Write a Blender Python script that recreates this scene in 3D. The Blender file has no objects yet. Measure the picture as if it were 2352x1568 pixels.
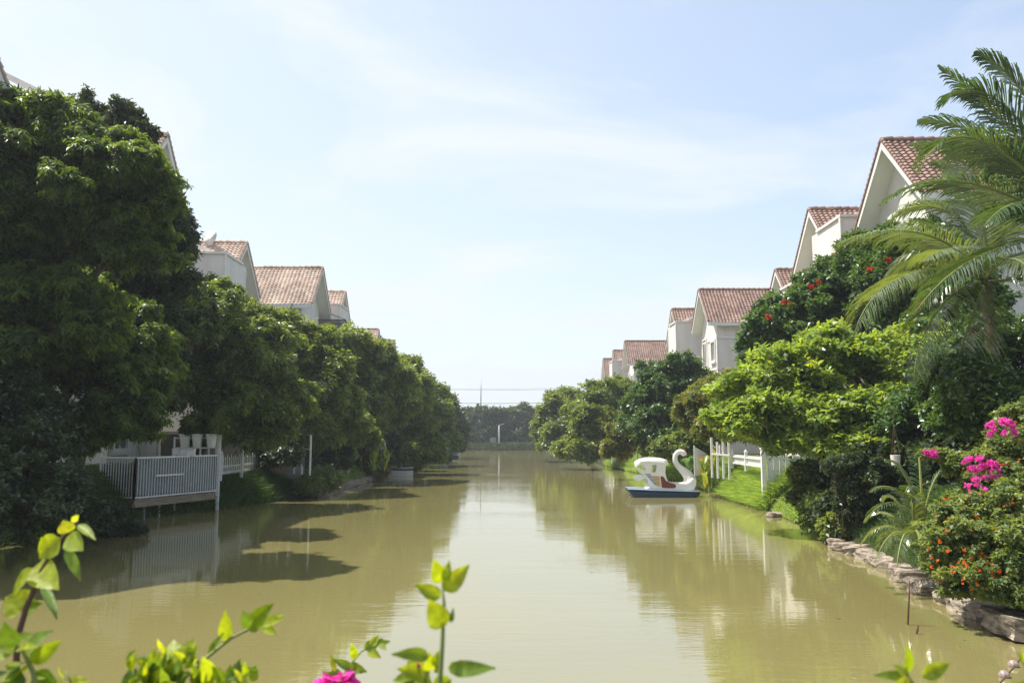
import bpy, math
import numpy as np
from mathutils import Vector, noise
from mathutils.geometry import tessellate_polygon

# ------------------------------------------------------------------ camera, sky, sun, exposure
C = bpy.context.scene
F = 1900.0                                   # focal length in units of a 2352 px wide picture
PITCH = math.atan(216 / F)
CH = 2.4                                     # eye height above the water
cd = bpy.data.cameras.new('camera'); cam = bpy.data.objects.new('camera', cd)
C.collection.objects.link(cam); C.camera = cam
cd.sensor_width = 36; cd.lens = F / 2352 * 36
cd.clip_start = 0.05; cd.clip_end = 3000
cam.location = (0, 0, CH); cam.rotation_euler = (math.pi / 2 + PITCH, 0, 0)
cd.dof.use_dof = True; cd.dof.focus_distance = 24; cd.dof.aperture_fstop = 6.5
SUN = Vector((-0.45, 0.12, 0.88)).normalized()
ELEV = math.asin(SUN.z); AZ = math.atan2(SUN.x, SUN.y)
sd = bpy.data.lights.new('sun', 'SUN'); so = bpy.data.objects.new('sun', sd); C.collection.objects.link(so)
sd.energy = 4.8; sd.angle = math.radians(0.5); sd.color = (1.0, 0.95, 0.86)
so.rotation_euler = SUN.to_track_quat('Z', 'Y').to_euler(); so.location = (-30, 10, 60)
C.view_settings.view_transform = 'Standard'; C.view_settings.look = 'None'
C.view_settings.exposure = 0.72; C.view_settings.gamma = 1

def link(nt, a, ao, b, bi): nt.links.new(a.outputs[ao], b.inputs[bi])
W = bpy.data.worlds.new('World'); C.world = W; W.use_nodes = True
nt = W.node_tree; nt.nodes.clear()
out = nt.nodes.new('ShaderNodeOutputWorld'); bg = nt.nodes.new('ShaderNodeBackground')
bg.inputs['Strength'].default_value = 0.15
sky = nt.nodes.new('ShaderNodeTexSky'); sky.sky_type = 'NISHITA'; sky.sun_disc = False
sky.sun_elevation = ELEV; sky.sun_rotation = AZ
sky.air_density = 1.0; sky.dust_density = 1.5; sky.ozone_density = 1.0
tc = nt.nodes.new('ShaderNodeTexCoord')
sep = nt.nodes.new('ShaderNodeSeparateXYZ'); link(nt, tc, 'Generated', sep, 0)
def wmath(op, a, b=None, clamp=False):
    n = nt.nodes.new('ShaderNodeMath'); n.operation = op; n.use_clamp = clamp
    for i, v in enumerate((a, b)):
        if v is None: continue
        if isinstance(v, (int, float)): n.inputs[i].default_value = v
        else: nt.links.new(v, n.inputs[i])
    return n.outputs[0]
zp = wmath('ADD', sep.outputs[2], 0.12)
u = wmath('DIVIDE', sep.outputs[0], zp); v = wmath('DIVIDE', sep.outputs[1], zp)
comb = nt.nodes.new('ShaderNodeCombineXYZ'); nt.links.new(u, comb.inputs[0]); nt.links.new(v, comb.inputs[1])
mp = nt.nodes.new('ShaderNodeMapping'); link(nt, comb, 0, mp, 0)
mp.inputs['Rotation'].default_value = (0, 0, math.radians(-38)); mp.inputs['Scale'].default_value = (0.9, 1.1, 1)
mp.inputs['Location'].default_value = (1.3, 0.4, 0)
nz = nt.nodes.new('ShaderNodeTexNoise'); link(nt, mp, 0, nz, 'Vector')
nz.inputs['Scale'].default_value = 1.1; nz.inputs['Detail'].default_value = 9; nz.inputs['Roughness'].default_value = 0.58
nz.inputs['Distortion'].default_value = 0.5
cr = nt.nodes.new('ShaderNodeValToRGB'); link(nt, nz, 0, cr, 0)
cr.color_ramp.elements[0].position = 0.46; cr.color_ramp.elements[1].position = 0.64
# milky air: whiter toward the sun side and the horizon
side = wmath('MULTIPLY', sep.outputs[0], -0.5)
base = wmath('ADD', side, 0.50)
hz = wmath('SUBTRACT', 0.32, sep.outputs[2]); hz = wmath('MAXIMUM', hz, 0); hz = wmath('MULTIPLY', hz, 1.15)
base = wmath('ADD', base, hz, True)
cl = wmath('MULTIPLY', cr.outputs[0], 0.48)
fac = wmath('ADD', base, cl, True)
fac = wmath('MULTIPLY', fac, 0.97)
mix = nt.nodes.new('ShaderNodeMix'); mix.data_type = 'RGBA'
nt.links.new(fac, mix.inputs[0]); nt.links.new(sky.outputs[0], mix.inputs[6]); mix.inputs[7].default_value = (3.65, 3.92, 4.12, 1)
nt.links.new(mix.outputs[2], bg.inputs[0]); link(nt, bg, 0, out, 0)

# ------------------------------------------------------------------ helpers
rng = np.random.default_rng(7)
def P(px, py, D):
    dx, dy = (px - 1176) / F, (784 - py) / F
    Y = math.cos(PITCH) - math.sin(PITCH) * dy; Z = math.sin(PITCH) + math.cos(PITCH) * dy
    return Vector((dx * D / Y, D, CH + Z * D / Y))
def G(px, py, z=0.0):
    dx, dy = (px - 1176) / F, (784 - py) / F
    Y = math.cos(PITCH) - math.sin(PITCH) * dy; Z = math.sin(PITCH) + math.cos(PITCH) * dy
    t = (z - CH) / Z
    return Vector((dx * t, Y * t, z))
def tag(o, label=None, cat=None, group=None, kind=None):
    if label: o['label'] = label
    if cat: o['category'] = cat
    if group: o['group'] = group
    if kind: o['kind'] = kind
    return o
def empty(name, loc, label, cat, group=None, rz=0.0):
    o = bpy.data.objects.new(name, None); C.collection.objects.link(o)
    o.location = loc; o.rotation_euler = (0, 0, rz); o.empty_display_size = 0.2
    return tag(o, label, cat, group)
def kids(o): return [c for c in bpy.data.objects if c.parent == o]
def copy_tree(o, parent=None):
    ch = kids(o); c = o.copy(); C.collection.objects.link(c)
    if parent: c.parent = parent
    for k in ch: copy_tree(k, c)
    return c

def mat(name, col, rough=0.6, spec=0.5, bump=0.0, bscale=20, col2=None, nscale=6, metal=0.0, stretch=(1, 1, 1), coord='Object', detail=5, lo=0.35, hi=0.65, coat=0.0):
    m = bpy.data.materials.new(name); m.use_nodes = True; t = m.node_tree; b = t.nodes['Principled BSDF']
    b.inputs['Base Color'].default_value = (*col, 1); b.inputs['Roughness'].default_value = rough
    b.inputs['Specular IOR Level'].default_value = spec; b.inputs['Metallic'].default_value = metal
    b.inputs['Coat Weight'].default_value = coat
    tcn = t.nodes.new('ShaderNodeTexCoord'); mpn = t.nodes.new('ShaderNodeMapping'); link(t, tcn, coord, mpn, 0)
    mpn.inputs['Scale'].default_value = stretch
    if col2:
        n = t.nodes.new('ShaderNodeTexNoise'); link(t, mpn, 0, n, 'Vector'); n.inputs['Scale'].default_value = nscale
        n.inputs['Detail'].default_value = detail; n.inputs['Roughness'].default_value = 0.6
        r = t.nodes.new('ShaderNodeValToRGB'); link(t, n, 0, r, 0)
        r.color_ramp.elements[0].position = lo; r.color_ramp.elements[1].position = hi
        r.color_ramp.elements[0].color = (*col, 1); r.color_ramp.elements[1].color = (*col2, 1)
        link(t, r, 0, b, 'Base Color')
    if bump:
        n = t.nodes.new('ShaderNodeTexNoise'); link(t, mpn, 0, n, 'Vector'); n.inputs['Scale'].default_value = bscale; n.inputs['Detail'].default_value = 6
        bp = t.nodes.new('ShaderNodeBump'); bp.inputs['Strength'].default_value = bump; bp.inputs['Distance'].default_value = 0.03
        link(t, n, 0, bp, 'Height'); link(t, bp, 0, b, 'Normal')
    return m
def leafmat(name, c1, c2, trans=0.38, rough=0.38, spec=0.5, tcol=None, c3=None, mottle=0):
    m = bpy.data.materials.new(name); m.use_nodes = True; t = m.node_tree; b = t.nodes['Principled BSDF']
    a = t.nodes.new('ShaderNodeAttribute'); a.attribute_name = 'var'
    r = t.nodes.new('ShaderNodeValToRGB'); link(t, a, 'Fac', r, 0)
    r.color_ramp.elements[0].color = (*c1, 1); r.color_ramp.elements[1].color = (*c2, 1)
    if c3:
        r.color_ramp.elements[1].position = 0.9
        e = r.color_ramp.elements.new(0.985); e.color = (*c3, 1)
    if mottle:
        tcm = t.nodes.new('ShaderNodeTexCoord'); nm = t.nodes.new('ShaderNodeTexNoise'); link(t, tcm, 'Object', nm, 'Vector'); nm.inputs['Scale'].default_value = mottle; nm.inputs['Detail'].default_value = 6; nm.inputs['Roughness'].default_value = .65
        mm = t.nodes.new('ShaderNodeMapRange'); link(t, nm, 0, mm, 0); mm.inputs[1].default_value = .3; mm.inputs[2].default_value = .7; mm.inputs[3].default_value = .55; mm.inputs[4].default_value = 1.3
        mc = t.nodes.new('ShaderNodeMix'); mc.data_type = 'RGBA'; mc.blend_type = 'MULTIPLY'; mc.inputs[0].default_value = 1; link(t, r, 0, mc, 6); t.links.new(mm.outputs[0], mc.inputs[7])
        bpm = t.nodes.new('ShaderNodeBump'); bpm.inputs['Strength'].default_value = .5; bpm.inputs['Distance'].default_value = .004; link(t, nm, 0, bpm, 'Height'); link(t, bpm, 0, b, 'Normal')
        rr = t.nodes.new('ShaderNodeMix'); rr.data_type = 'RGBA'; rr.inputs[0].default_value = 0; t.links.new(mc.outputs[2], rr.inputs[6]); r = rr
    t.links.new(r.outputs[2] if mottle else r.outputs[0], b.inputs['Base Color']); b.inputs['Roughness'].default_value = rough; b.inputs['Specular IOR Level'].default_value = spec
    tr = t.nodes.new('ShaderNodeBsdfTranslucent')
    mx = t.nodes.new('ShaderNodeMix'); mx.data_type = 'RGBA'; mx.blend_type = 'MULTIPLY'; mx.inputs[0].default_value = 1
    t.links.new(r.outputs[2] if mottle else r.outputs[0], mx.inputs[6]); mx.inputs[7].default_value = (*(tcol or (2.5, 2.2, 0.6)), 1); t.links.new(mx.outputs[2], tr.inputs[0])
    ms = t.nodes.new('ShaderNodeMixShader'); ms.inputs[0].default_value = trans
    link(t, b, 0, ms, 1); link(t, tr, 0, ms, 2); link(t, ms, 0, t.nodes['Material Output'], 0)
    return m

class MB:
    def __init__(s): s.v = []; s.f = []; s.var = []; s.n = 0; s.smooth = False
    def add(s, vs, fs, var=0.5):
        s.v.extend([tuple(q) for q in vs]); s.f.extend([tuple(i + s.n for i in f) for f in fs]); s.var.extend([var] * len(fs)); s.n += len(vs); return s
    def box(s, a, b):
        x0, y0, z0 = [min(a[i], b[i]) for i in range(3)]; x1, y1, z1 = [max(a[i], b[i]) for i in range(3)]
        return s.add([(x0, y0, z0), (x1, y0, z0), (x1, y1, z0), (x0, y1, z0), (x0, y0, z1), (x1, y0, z1), (x1, y1, z1), (x0, y1, z1)],
                     [(0, 3, 2, 1), (4, 5, 6, 7), (0, 1, 5, 4), (1, 2, 6, 5), (2, 3, 7, 6), (3, 0, 4, 7)])
    def bar(s, p, q, w, h=None, up=(0, 0, 1)):
        p, q = Vector(p), Vector(q); d = (q - p).normalized(); h = h or w; up = Vector(up)
        if abs(d.dot(up)) > 0.98: up = Vector((0, 1, 0))
        a = d.cross(up).normalized() * w / 2; b = a.cross(d).normalized() * h / 2
        vs = [p - a - b, p + a - b, p + a + b, p - a + b, q - a - b, q + a - b, q + a + b, q - a + b]
        return s.add(vs, [(0, 1, 2, 3), (7, 6, 5, 4), (0, 4, 5, 1), (1, 5, 6, 2), (2, 6, 7, 3), (3, 7, 4, 0)])
    def tube(s, pts, rad, n=8, var=0.5, flat=1.0):
        pts = [Vector(p) for p in pts]; m = len(pts)
        if not hasattr(rad, '__len__'): rad = [rad] * m
        vs = []; ref = None
        for i in range(m):
            d = (pts[min(i + 1, m - 1)] - pts[max(i - 1, 0)]).normalized()
            if ref is None:
                ref = Vector((0, 1, 0)) if abs(d.y) < 0.9 else Vector((1, 0, 0))
            a = (ref - d * ref.dot(d)).normalized(); b = d.cross(a); ref = a
            for k in range(n):
                t = 2 * math.pi * k / n; vs.append(pts[i] + (a * math.cos(t) * flat + b * math.sin(t)) * rad[i])
        fs = [(i * n + k, i * n + (k + 1) % n, (i + 1) * n + (k + 1) % n, (i + 1) * n + k) for i in range(m - 1) for k in range(n)]
        fs += [tuple(reversed(range(n))), tuple(range((m - 1) * n, m * n))]
        return s.add(vs, fs, var)
    def loft(s, rings):
        n = len(rings[0]); vs = [p for r in rings for p in r]; m = len(rings)
        fs = [(i * n + k, i * n + (k + 1) % n, (i + 1) * n + (k + 1) % n, (i + 1) * n + k) for i in range(m - 1) for k in range(n)]
        fs += [tuple(reversed(range(n))), tuple(range((m - 1) * n, m * n))]
        return s.add(vs, fs)
    def lathe(s, prof, c=(0, 0, 0), n=16):
        return s.loft([[(c[0] + r * math.cos(2 * math.pi * k / n), c[1] + r * math.sin(2 * math.pi * k / n), c[2] + z) for k in range(n)] for r, z in prof])
    def prism(s, outer, holes, f0, f1):
        loops = [outer] + list(holes); flat = [p for l in loops for p in l]; N = len(flat)
        tris = tessellate_polygon([[Vector((p[0], p[1], 0)) for p in l] for l in loops])
        vs = [f0(*p) for p in flat] + [f1(*p) for p in flat]
        fs = [tuple(t) for t in tris] + [tuple(N + i for i in reversed(t)) for t in tris]
        k = 0
        for l in loops:
            n = len(l); fs += [(k + i, k + (i + 1) % n, N + k + (i + 1) % n, N + k + i) for i in range(n)]; k += n
        return s.add(vs, fs)
    def raw(s, V, Q, var): 
        s.v.extend(map(tuple, V.tolist())); s.f.extend(map(tuple, (Q + s.n).tolist())); s.var.extend(var.tolist()); s.n += len(V); return s
    def build(s, name, m, parent=None, smooth=False, angle=None):
        me = bpy.data.meshes.new(name); me.from_pydata(s.v, [], s.f)
        at = me.attributes.new('var', 'FLOAT', 'FACE'); at.data.foreach_set('value', np.array(s.var, dtype=np.float32))
        me.materials.append(m); me.update()
        if smooth: me.shade_smooth() if angle is None else me.shade_smooth()
        o = bpy.data.objects.new(name, me); C.collection.objects.link(o)
        if angle is not None:
            try: me.set_sharp_from_angle(angle=math.radians(angle))
            except Exception: pass
        if parent:
            o.parent = parent
        return o
def quick(name, V, Q, var, m, parent=None):
    """fast path for big leaf meshes, V (n,3) Q (k,4) var (k)"""
    me = bpy.data.meshes.new(name); k = len(Q)
    me.vertices.add(len(V)); me.vertices.foreach_set('co', V.astype(np.float32).ravel())
    me.loops.add(4 * k); me.loops.foreach_set('vertex_index', Q.astype(np.int32).ravel())
    me.polygons.add(k); me.polygons.foreach_set('loop_start', np.arange(0, 4 * k, 4, dtype=np.int32))
    me.update(calc_edges=True); me.validate()
    at = me.attributes.new('var', 'FLOAT', 'FACE'); at.data.foreach_set('value', var.astype(np.float32))
    me.materials.append(m); o = bpy.data.objects.new(name, me); C.collection.objects.link(o)
    if parent: o.parent = parent
    return o
def nrm(a): return a / np.maximum(np.linalg.norm(a, axis=1, keepdims=True), 1e-9)
def leafgeo(pos, d, n, L, Wd, fold=0.25, six=False):
    """pos,d,n (k,3); L,Wd (k,). diamond (4 verts) or six-point leaf (2 quads)"""
    d = nrm(d); n = nrm(n - d * (n * d).sum(1, keepdims=True)); s = np.cross(d, n); k = len(pos)
    L = L[:, None]; Wd = Wd[:, None]
    tip = pos + d * L - n * L * 0.12
    if not six:
        l = pos + d * L * 0.45 + s * Wd / 2 + n * Wd * fold; r = pos + d * L * 0.45 - s * Wd / 2 + n * Wd * fold
        V = np.stack([pos, r, tip, l], 1).reshape(-1, 3); Q = np.arange(4 * k).reshape(k, 4); return V, Q, 1
    a = [pos, pos + d * L * .28 + s * Wd * .5 + n * Wd * fold, pos + d * L * .68 + s * Wd * .38 + n * Wd * (fold - .15), tip,
         pos + d * L * .68 - s * Wd * .38 + n * Wd * (fold - .15), pos + d * L * .28 - s * Wd * .5 + n * Wd * fold]
    V = np.stack(a, 1).reshape(-1, 3); o = np.arange(k)[:, None] * 6
    Q = np.concatenate([o + np.array([[0, 1, 2, 3]]), o + np.array([[3, 4, 5, 0]])], 1).reshape(-1, 4); return V, Q, 2
def rdir(k): return nrm(rng.normal(size=(k, 3)))
def crown_geo(blobs, L, Wd, k=2.4, droop=0.3, six=False, pinn=False, rc=None, up=0.75, inner=0.15, bottom=0.35, rough=0.3, sub=38, flat=.75):
    """blobs: list of (center(3), radii(3)). sprays of leaves on clumps spread through each lobe"""
    full = []
    for c, r in blobs:
        c = np.array(c, float); r = np.array(r, float); full.append((c, r * .56))
        for u in rdir(sub):
            if u[2] < -.5: u = -u
            full.append((c + u * r * rng.uniform(.5, 1.12), r * rng.uniform(.15, .34) * np.array([1.1, 1.1, flat])))
    blobs = full
    out = []; base = 0; area = 0.5 * L * Wd * (1.35 if six else 1)
    for c, r in blobs:
        c = np.array(c); r = np.array(r); rm = r.mean()
        A = 4 * math.pi * ((r[0] * r[1]) ** 1.6 / 3 + (r[0] * r[2]) ** 1.6 / 3 + (r[1] * r[2]) ** 1.6 / 3) ** (1 / 1.6)
        n = int(A * k * .45 / area); per = 6; tw = 5
        nc = max(8, n // (per * tw)); rcl = min(max(rm * .42, L * 1.0), rc or .6)
        u = rdir(nc); low = (u[:, 2] < -0.1) & (rng.random(nc) > bottom); u[low, 2] *= -1
        ph = rng.random(3) * 9
        bump = 1 + rough * np.sin(u[:, 0] * 3.1 + ph[0] + 2 * u[:, 2]) * np.sin(u[:, 1] * 3.7 + ph[1]) + rough * 0.8 * np.sin(u[:, 2] * 7 + u[:, 0] * 6 + ph[2]) * np.cos(u[:, 1] * 7 + ph[1])
        rad = (0.5 + 0.5 * rng.random(nc) ** 0.55) * bump * (1 + 0.12 * rng.normal(size=nc))
        cc = c + u * r * rad[:, None] * 0.88
        cv = np.clip(rng.normal(rng.uniform(.2, .8), 0.22, nc), 0, 1)
        td = nrm(np.repeat(u, tw, 0) * 0.9 + rng.normal(size=(nc * tw, 3)) * 0.65 + np.array([0, 0, 0.15]))
        tc_ = np.repeat(cc, tw, 0); tl = rcl * (0.6 + 0.7 * rng.random(nc * tw)); uu = np.repeat(u, tw, 0)
        sd_ = nrm(np.cross(td, np.array([0, 0, 1.0]) + 0.3 * rng.normal(size=td.shape)))
        m = nc * tw; t = np.tile(np.linspace(0.12, 1, per), (m, 1)).ravel() ; sgn = np.tile([1, -1] * per, (m, 1))[:, :per].ravel()
        R = lambda a: np.repeat(a, per, 0)
        tdr, sdr = R(td), R(sd_); tt = (t * R(tl))[:, None]
        pos = R(tc_) + tdr * tt - np.array([0, 0, 1]) * (droop * 0.5 * tt * t[:, None]) + rng.normal(size=(m * per, 3)) * L * (0.1 if pinn else 0.3)
        jit = 0.15 if pinn else 0.45
        ld = tdr * (0.45 if pinn else 0.6) + sdr * (sgn * 0.9)[:, None] + rng.normal(size=pos.shape) * jit - np.array([0, 0, 1]) * droop
        ln = np.array([0, 0, up]) + R(uu) * 0.45 + rng.normal(size=pos.shape) * (0.2 if pinn else 0.5)
        s = 0.75 + 0.5 * rng.random(len(pos))
        V, Q, f = leafgeo(pos, ld, ln, L * s, Wd * s, six=six)
        var = np.clip(np.repeat(cv, tw * per) * 0.75 + rng.random(len(pos)) * 0.3, 0, 1)
        out.append((V, Q + base, np.repeat(var, f))); base += len(V)
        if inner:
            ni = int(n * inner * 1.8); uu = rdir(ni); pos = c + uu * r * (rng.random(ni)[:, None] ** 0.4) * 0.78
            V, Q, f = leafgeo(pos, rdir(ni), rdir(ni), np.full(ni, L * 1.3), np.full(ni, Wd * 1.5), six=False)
            out.append((V, Q + base, rng.random(ni) * 0.3)); base += len(V)  # inner leaves added to block light, toned darker as crown shade
    return np.concatenate([o[0] for o in out]), np.concatenate([o[1] for o in out]), np.concatenate([o[2] for o in out])
def pb(px, py, D, rx, ry=None, rd=None):
    """lobe: centre, half width / half height in picture units at distance D, depth half size in metres"""
    ry = ry or rx; k = D / F; return (P(px, py, D), (rx * k, rd or (rx + ry) * k * 0.5, ry * k))

# bank lines -------------------------------------------------------
RB = [(-30, 7.2), (6, 5.9), (9.5, 6.1), (13.4, 6.6), (17.7, 7.1), (21, 7.55), (24.6, 7.95), (26.8, 8.22), (32.5, 8.3), (40, 8.6), (54, 8.0), (66, 7.3), (90, 6.8), (138, 7), (146, 7)]
LB = [(-30, -11.5), (8, -11.4), (17, -11.1), (22, -11.2), (25, -10.9), (26.8, -9.95), (33.8, -8.0), (44, -7.5), (52, -7.6), (66, -7.6), (100, -7.6), (138, -7.5), (146, -7.5)]
def xr(y): return float(np.interp(y, [a for a, b in RB], [b for a, b in RB]))
def xl(y): return float(np.interp(y, [a for a, b in LB], [b for a, b in LB]))
PR = [(-6, -1.3), (-1.2, -0.9), (-0.35, -0.5), (0, 0.0), (0.25, 0.32), (1.2, 1.08), (2.0, 1.3), (5, 1.3), (40, 1.2), (3000, 1.2)]
def prof(o): return float(np.interp(o, [a for a, b in PR], [b for a, b in PR]))
def ground(x, y):
    if y < 4.6: return float(np.interp(y, [3.2, 3.9, 4.6], [1.0, 0.8, -0.9])) if xl(y) < x < xr(y) else 1.0
    if y > 139: h = float(np.interp(y, [138, 141, 144], [-.5, 0.75, 1.0])); 
    else: h = -9
    return max(h, prof(x - xr(y)) if x > 0 else prof(xl(y) - x))

# materials --------------------------------------------------------
M = {}
M['white'] = mat('white_paint', (.74, .74, .72), .5, .4, bump=.15, bscale=30, col2=(.62, .62, .58), nscale=9)
M['greywhite'] = mat('weathered_white_paint', (.72, .74, .74), .6, .3, bump=.2, bscale=30, col2=(.56, .56, .54), nscale=14)
M['wall'] = mat('cream_render', (.70, .665, .62), .85, .2, bump=.2, bscale=60, col2=(.58, .545, .495), nscale=2.2, stretch=(1, 1, .16), lo=.42, hi=.8, detail=8)
M['trim'] = mat('white_trim', (.74, .72, .68), .7, .3, col2=(.66, .63, .58), nscale=3)
M['soffit'] = mat('pale_soffit', (.78, .77, .70), .8, .2, col2=(.74, .73, .67), nscale=2)
M['glass'] = mat('window_glass', (.05, .07, .08), .08, .8, col2=(.16, .2, .22), nscale=.8)
M['iron'] = mat('dark_iron', (.04, .04, .045), .5, .4)
M['bark'] = mat('bark', (.10, .075, .05), .9, .2, bump=.8, bscale=14, col2=(.055, .045, .035), nscale=8, stretch=(1, 1, .3))
M['palmbark'] = mat('palm_bark', (.20, .14, .10), .9, .2, bump=.9, bscale=5, col2=(.08, .06, .045), nscale=3, stretch=(.4, .4, 5))
M['stone'] = mat('bank_stone', (.36, .30, .24), .85, .3, bump=1.0, bscale=8, col2=(.10, .08, .06), nscale=5, stretch=(1, 1, 4), lo=.4, hi=.62)
M['dirt'] = mat('earth', (.045, .037, .022), .95, .1, bump=1.0, bscale=9, col2=(.032, .055, .015), nscale=4, coord='Object')
M['concrete'] = mat('concrete', (.36, .34, .31), .9, .2, bump=.3, col2=(.24, .23, .21), nscale=3)
M['dirtywall'] = mat('stained_beige_wall', (.27, .24, .19), .9, .2, bump=.3, col2=(.19, .17, .14), nscale=2)
M['red'] = mat('maroon_cloth', (.22, .02, .035), .85, .2, bump=.4, bscale=12, col2=(.15, .012, .02), nscale=5)
M['blue'] = mat('blue_fibreglass', (.012, .03, .07), .4, .4, col2=(.02, .045, .09), nscale=3)
M['gel'] = mat('white_fibreglass', (.80, .79, .76), .28, .5, col2=(.74, .72, .68), nscale=4, coat=.3)
M['dbrown'] = mat('dark_red_paint', (.20, .035, .025), .4, .5, col2=(.16, .03, .02), nscale=6)
M['yellow'] = mat('ochre_paint', (.48, .25, .02), .5, .3, col2=(.42, .2, .015), nscale=6)
M['wblue'] = mat('blue_paint', (.015, .06, .2), .5, .3, col2=(.015, .05, .16), nscale=6)
M['orange'] = mat('orange_paint', (.55, .16, .03), .4, .5)
M['black'] = mat('black_plastic', (.02, .02, .02), .5, .4)
M['wood'] = mat('weathered_board', (.30, .25, .18), .85, .2, bump=.4, col2=(.18, .15, .11), nscale=6, stretch=(.4, .4, 3))
M['twig'] = mat('brown_stick', (.10, .05, .035), .85, .2, bump=.5, bscale=20)
M['vine'] = mat('dry_vine', (.09, .06, .035), .9, .1, col2=(.04, .035, .018), nscale=8)
M['rope'] = mat('rope', (.16, .12, .07), .9, .1)
M['float'] = mat('float_plastic', (.20, .13, .12), .35, .5, col2=(.50, .40, .38), nscale=20)
M['roofgreen'] = mat('green_sheet', (.06, .20, .12), .6, .3)
def tilemat(name, c1, c2, rough):
    m = bpy.data.materials.new(name); m.use_nodes = True; t = m.node_tree; b = t.nodes['Principled BSDF']
    a = t.nodes.new('ShaderNodeAttribute'); a.attribute_name = 'var'
    r = t.nodes.new('ShaderNodeValToRGB'); link(t, a, 'Fac', r, 0)
    r.color_ramp.elements[0].color = (*c1, 1); r.color_ramp.elements[1].color = (*c2, 1)
    n = t.nodes.new('ShaderNodeTexNoise'); tcn = t.nodes.new('ShaderNodeTexCoord'); link(t, tcn, 'Object', n, 'Vector')
    n.inputs['Scale'].default_value = .9; n.inputs['Detail'].default_value = 8
    mr = t.nodes.new('ShaderNodeMapRange'); link(t, n, 0, mr, 0); mr.inputs[1].default_value = .35; mr.inputs[2].default_value = .7; mr.inputs[3].default_value = 1.15; mr.inputs[4].default_value = .55
    mx = t.nodes.new('ShaderNodeMix'); mx.data_type = 'RGBA'; mx.blend_type = 'MULTIPLY'; mx.inputs[0].default_value = 1
    link(t, r, 0, mx, 6); t.links.new(mr.outputs[0], mx.inputs[7]); t.links.new(mx.outputs[2], b.inputs['Base Color'])
    b.inputs['Roughness'].default_value = rough; b.inputs['Specular IOR Level'].default_value = .35
    return m
M['tile'] = tilemat('clay_tiles', (.20, .112, .085), (.31, .205, .16), .5)
M['tile_glare'] = tilemat('glare_clay_tiles', (.36, .25, .19), (.56, .44, .36), .42)  # same clay tile for the left roofs, sun glare put into the lighter colour
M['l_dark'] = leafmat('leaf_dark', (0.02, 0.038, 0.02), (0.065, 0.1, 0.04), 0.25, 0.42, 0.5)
M['l_feather'] = leafmat('leaf_feathery', (0.032, 0.064, 0.024), (0.15, 0.225, 0.055), 0.48, 0.4, 0.4)
M['l_mid'] = leafmat('leaf_mid', (0.046, 0.085, 0.026), (0.185, 0.24, 0.075), 0.4, 0.4, 0.5)
M['l_mango'] = leafmat('leaf_lush', (0.042, 0.08, 0.024), (0.195, 0.255, 0.07), 0.42, 0.38, 0.5)
M['l_lime'] = leafmat('leaf_lime', (0.09, 0.155, 0.04), (0.255, 0.36, 0.09), 0.4, 0.37, 0.5, c3=(.32, .34, .05))
M['l_olive'] = leafmat('leaf_olive', (0.06, 0.09, 0.025), (0.18, 0.2, 0.055), 0.35, 0.42, 0.4, c3=(.26, .20, .05))
M['l_gloss'] = leafmat('leaf_glossy', (0.026, 0.066, 0.022), (0.1, 0.18, 0.05), 0.27, 0.38, 0.6)
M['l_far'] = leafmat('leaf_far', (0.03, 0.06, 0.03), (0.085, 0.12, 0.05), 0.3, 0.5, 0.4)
M['l_hedge'] = leafmat('leaf_flowerbush', (0.06, 0.11, 0.03), (0.23, 0.28, 0.1), 0.33, 0.45, 0.4)
M['l_palm'] = leafmat('palm_leaflet', (0.06, 0.1, 0.04), (0.17, 0.22, 0.095), 0.32, 0.2, 0.95)
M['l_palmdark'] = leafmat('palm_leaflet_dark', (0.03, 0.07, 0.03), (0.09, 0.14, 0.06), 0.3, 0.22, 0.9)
M['l_rib'] = mat('frond_rib', (.20, .21, .05), .5, .4)
M['l_fg'] = leafmat('young_leaf', (.16, .24, .02), (.36, .42, .04), .5, .4, .4, tcol=(2.1, 1.9, .35), c3=(.38, .40, .05), mottle=70)
M['l_fgd'] = leafmat('older_leaf', (.07, .14, .02), (.17, .26, .04), .4, .35, .5, mottle=60)
M['l_grass'] = leafmat('grass_blade', (0.093, 0.179, 0.040), (0.353, 0.483, 0.180), .4, .45, .3)
M['l_grassd'] = leafmat('grass_blade_dark', (0.028, 0.065, 0.022), (0.096, 0.174, 0.052), .35, .45, .3)
M['l_canna'] = leafmat('canna_leaf', (0.088, 0.175, 0.025), (0.338, 0.390, 0.039), .4, .35, .5, c3=(.6, .35, .02))
M['l_big'] = leafmat('large_leaf', (0.037, 0.112, 0.037), (0.130, 0.260, 0.078), .35, .35, .5)
M['f_pink'] = leafmat('magenta_bract', (.70, .05, .36), (.85, .14, .58), .4, .6, .2, tcol=(1.3, 1.3, 1.3))
M['f_orange'] = leafmat('orange_petal', (.75, .10, .02), (.85, .28, .03), .3, .6, .2, tcol=(1.2, 1.2, 1.2))
M['f_red'] = leafmat('red_petal', (.60, .02, .02), (.70, .05, .04), .3, .6, .2, tcol=(1.2, 1.2, 1.2))
M['stemg'] = mat('green_stem', (.16, .20, .05), .6, .3)
M['stemb'] = mat('brown_stem', (.10, .055, .035), .7, .3)

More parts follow.
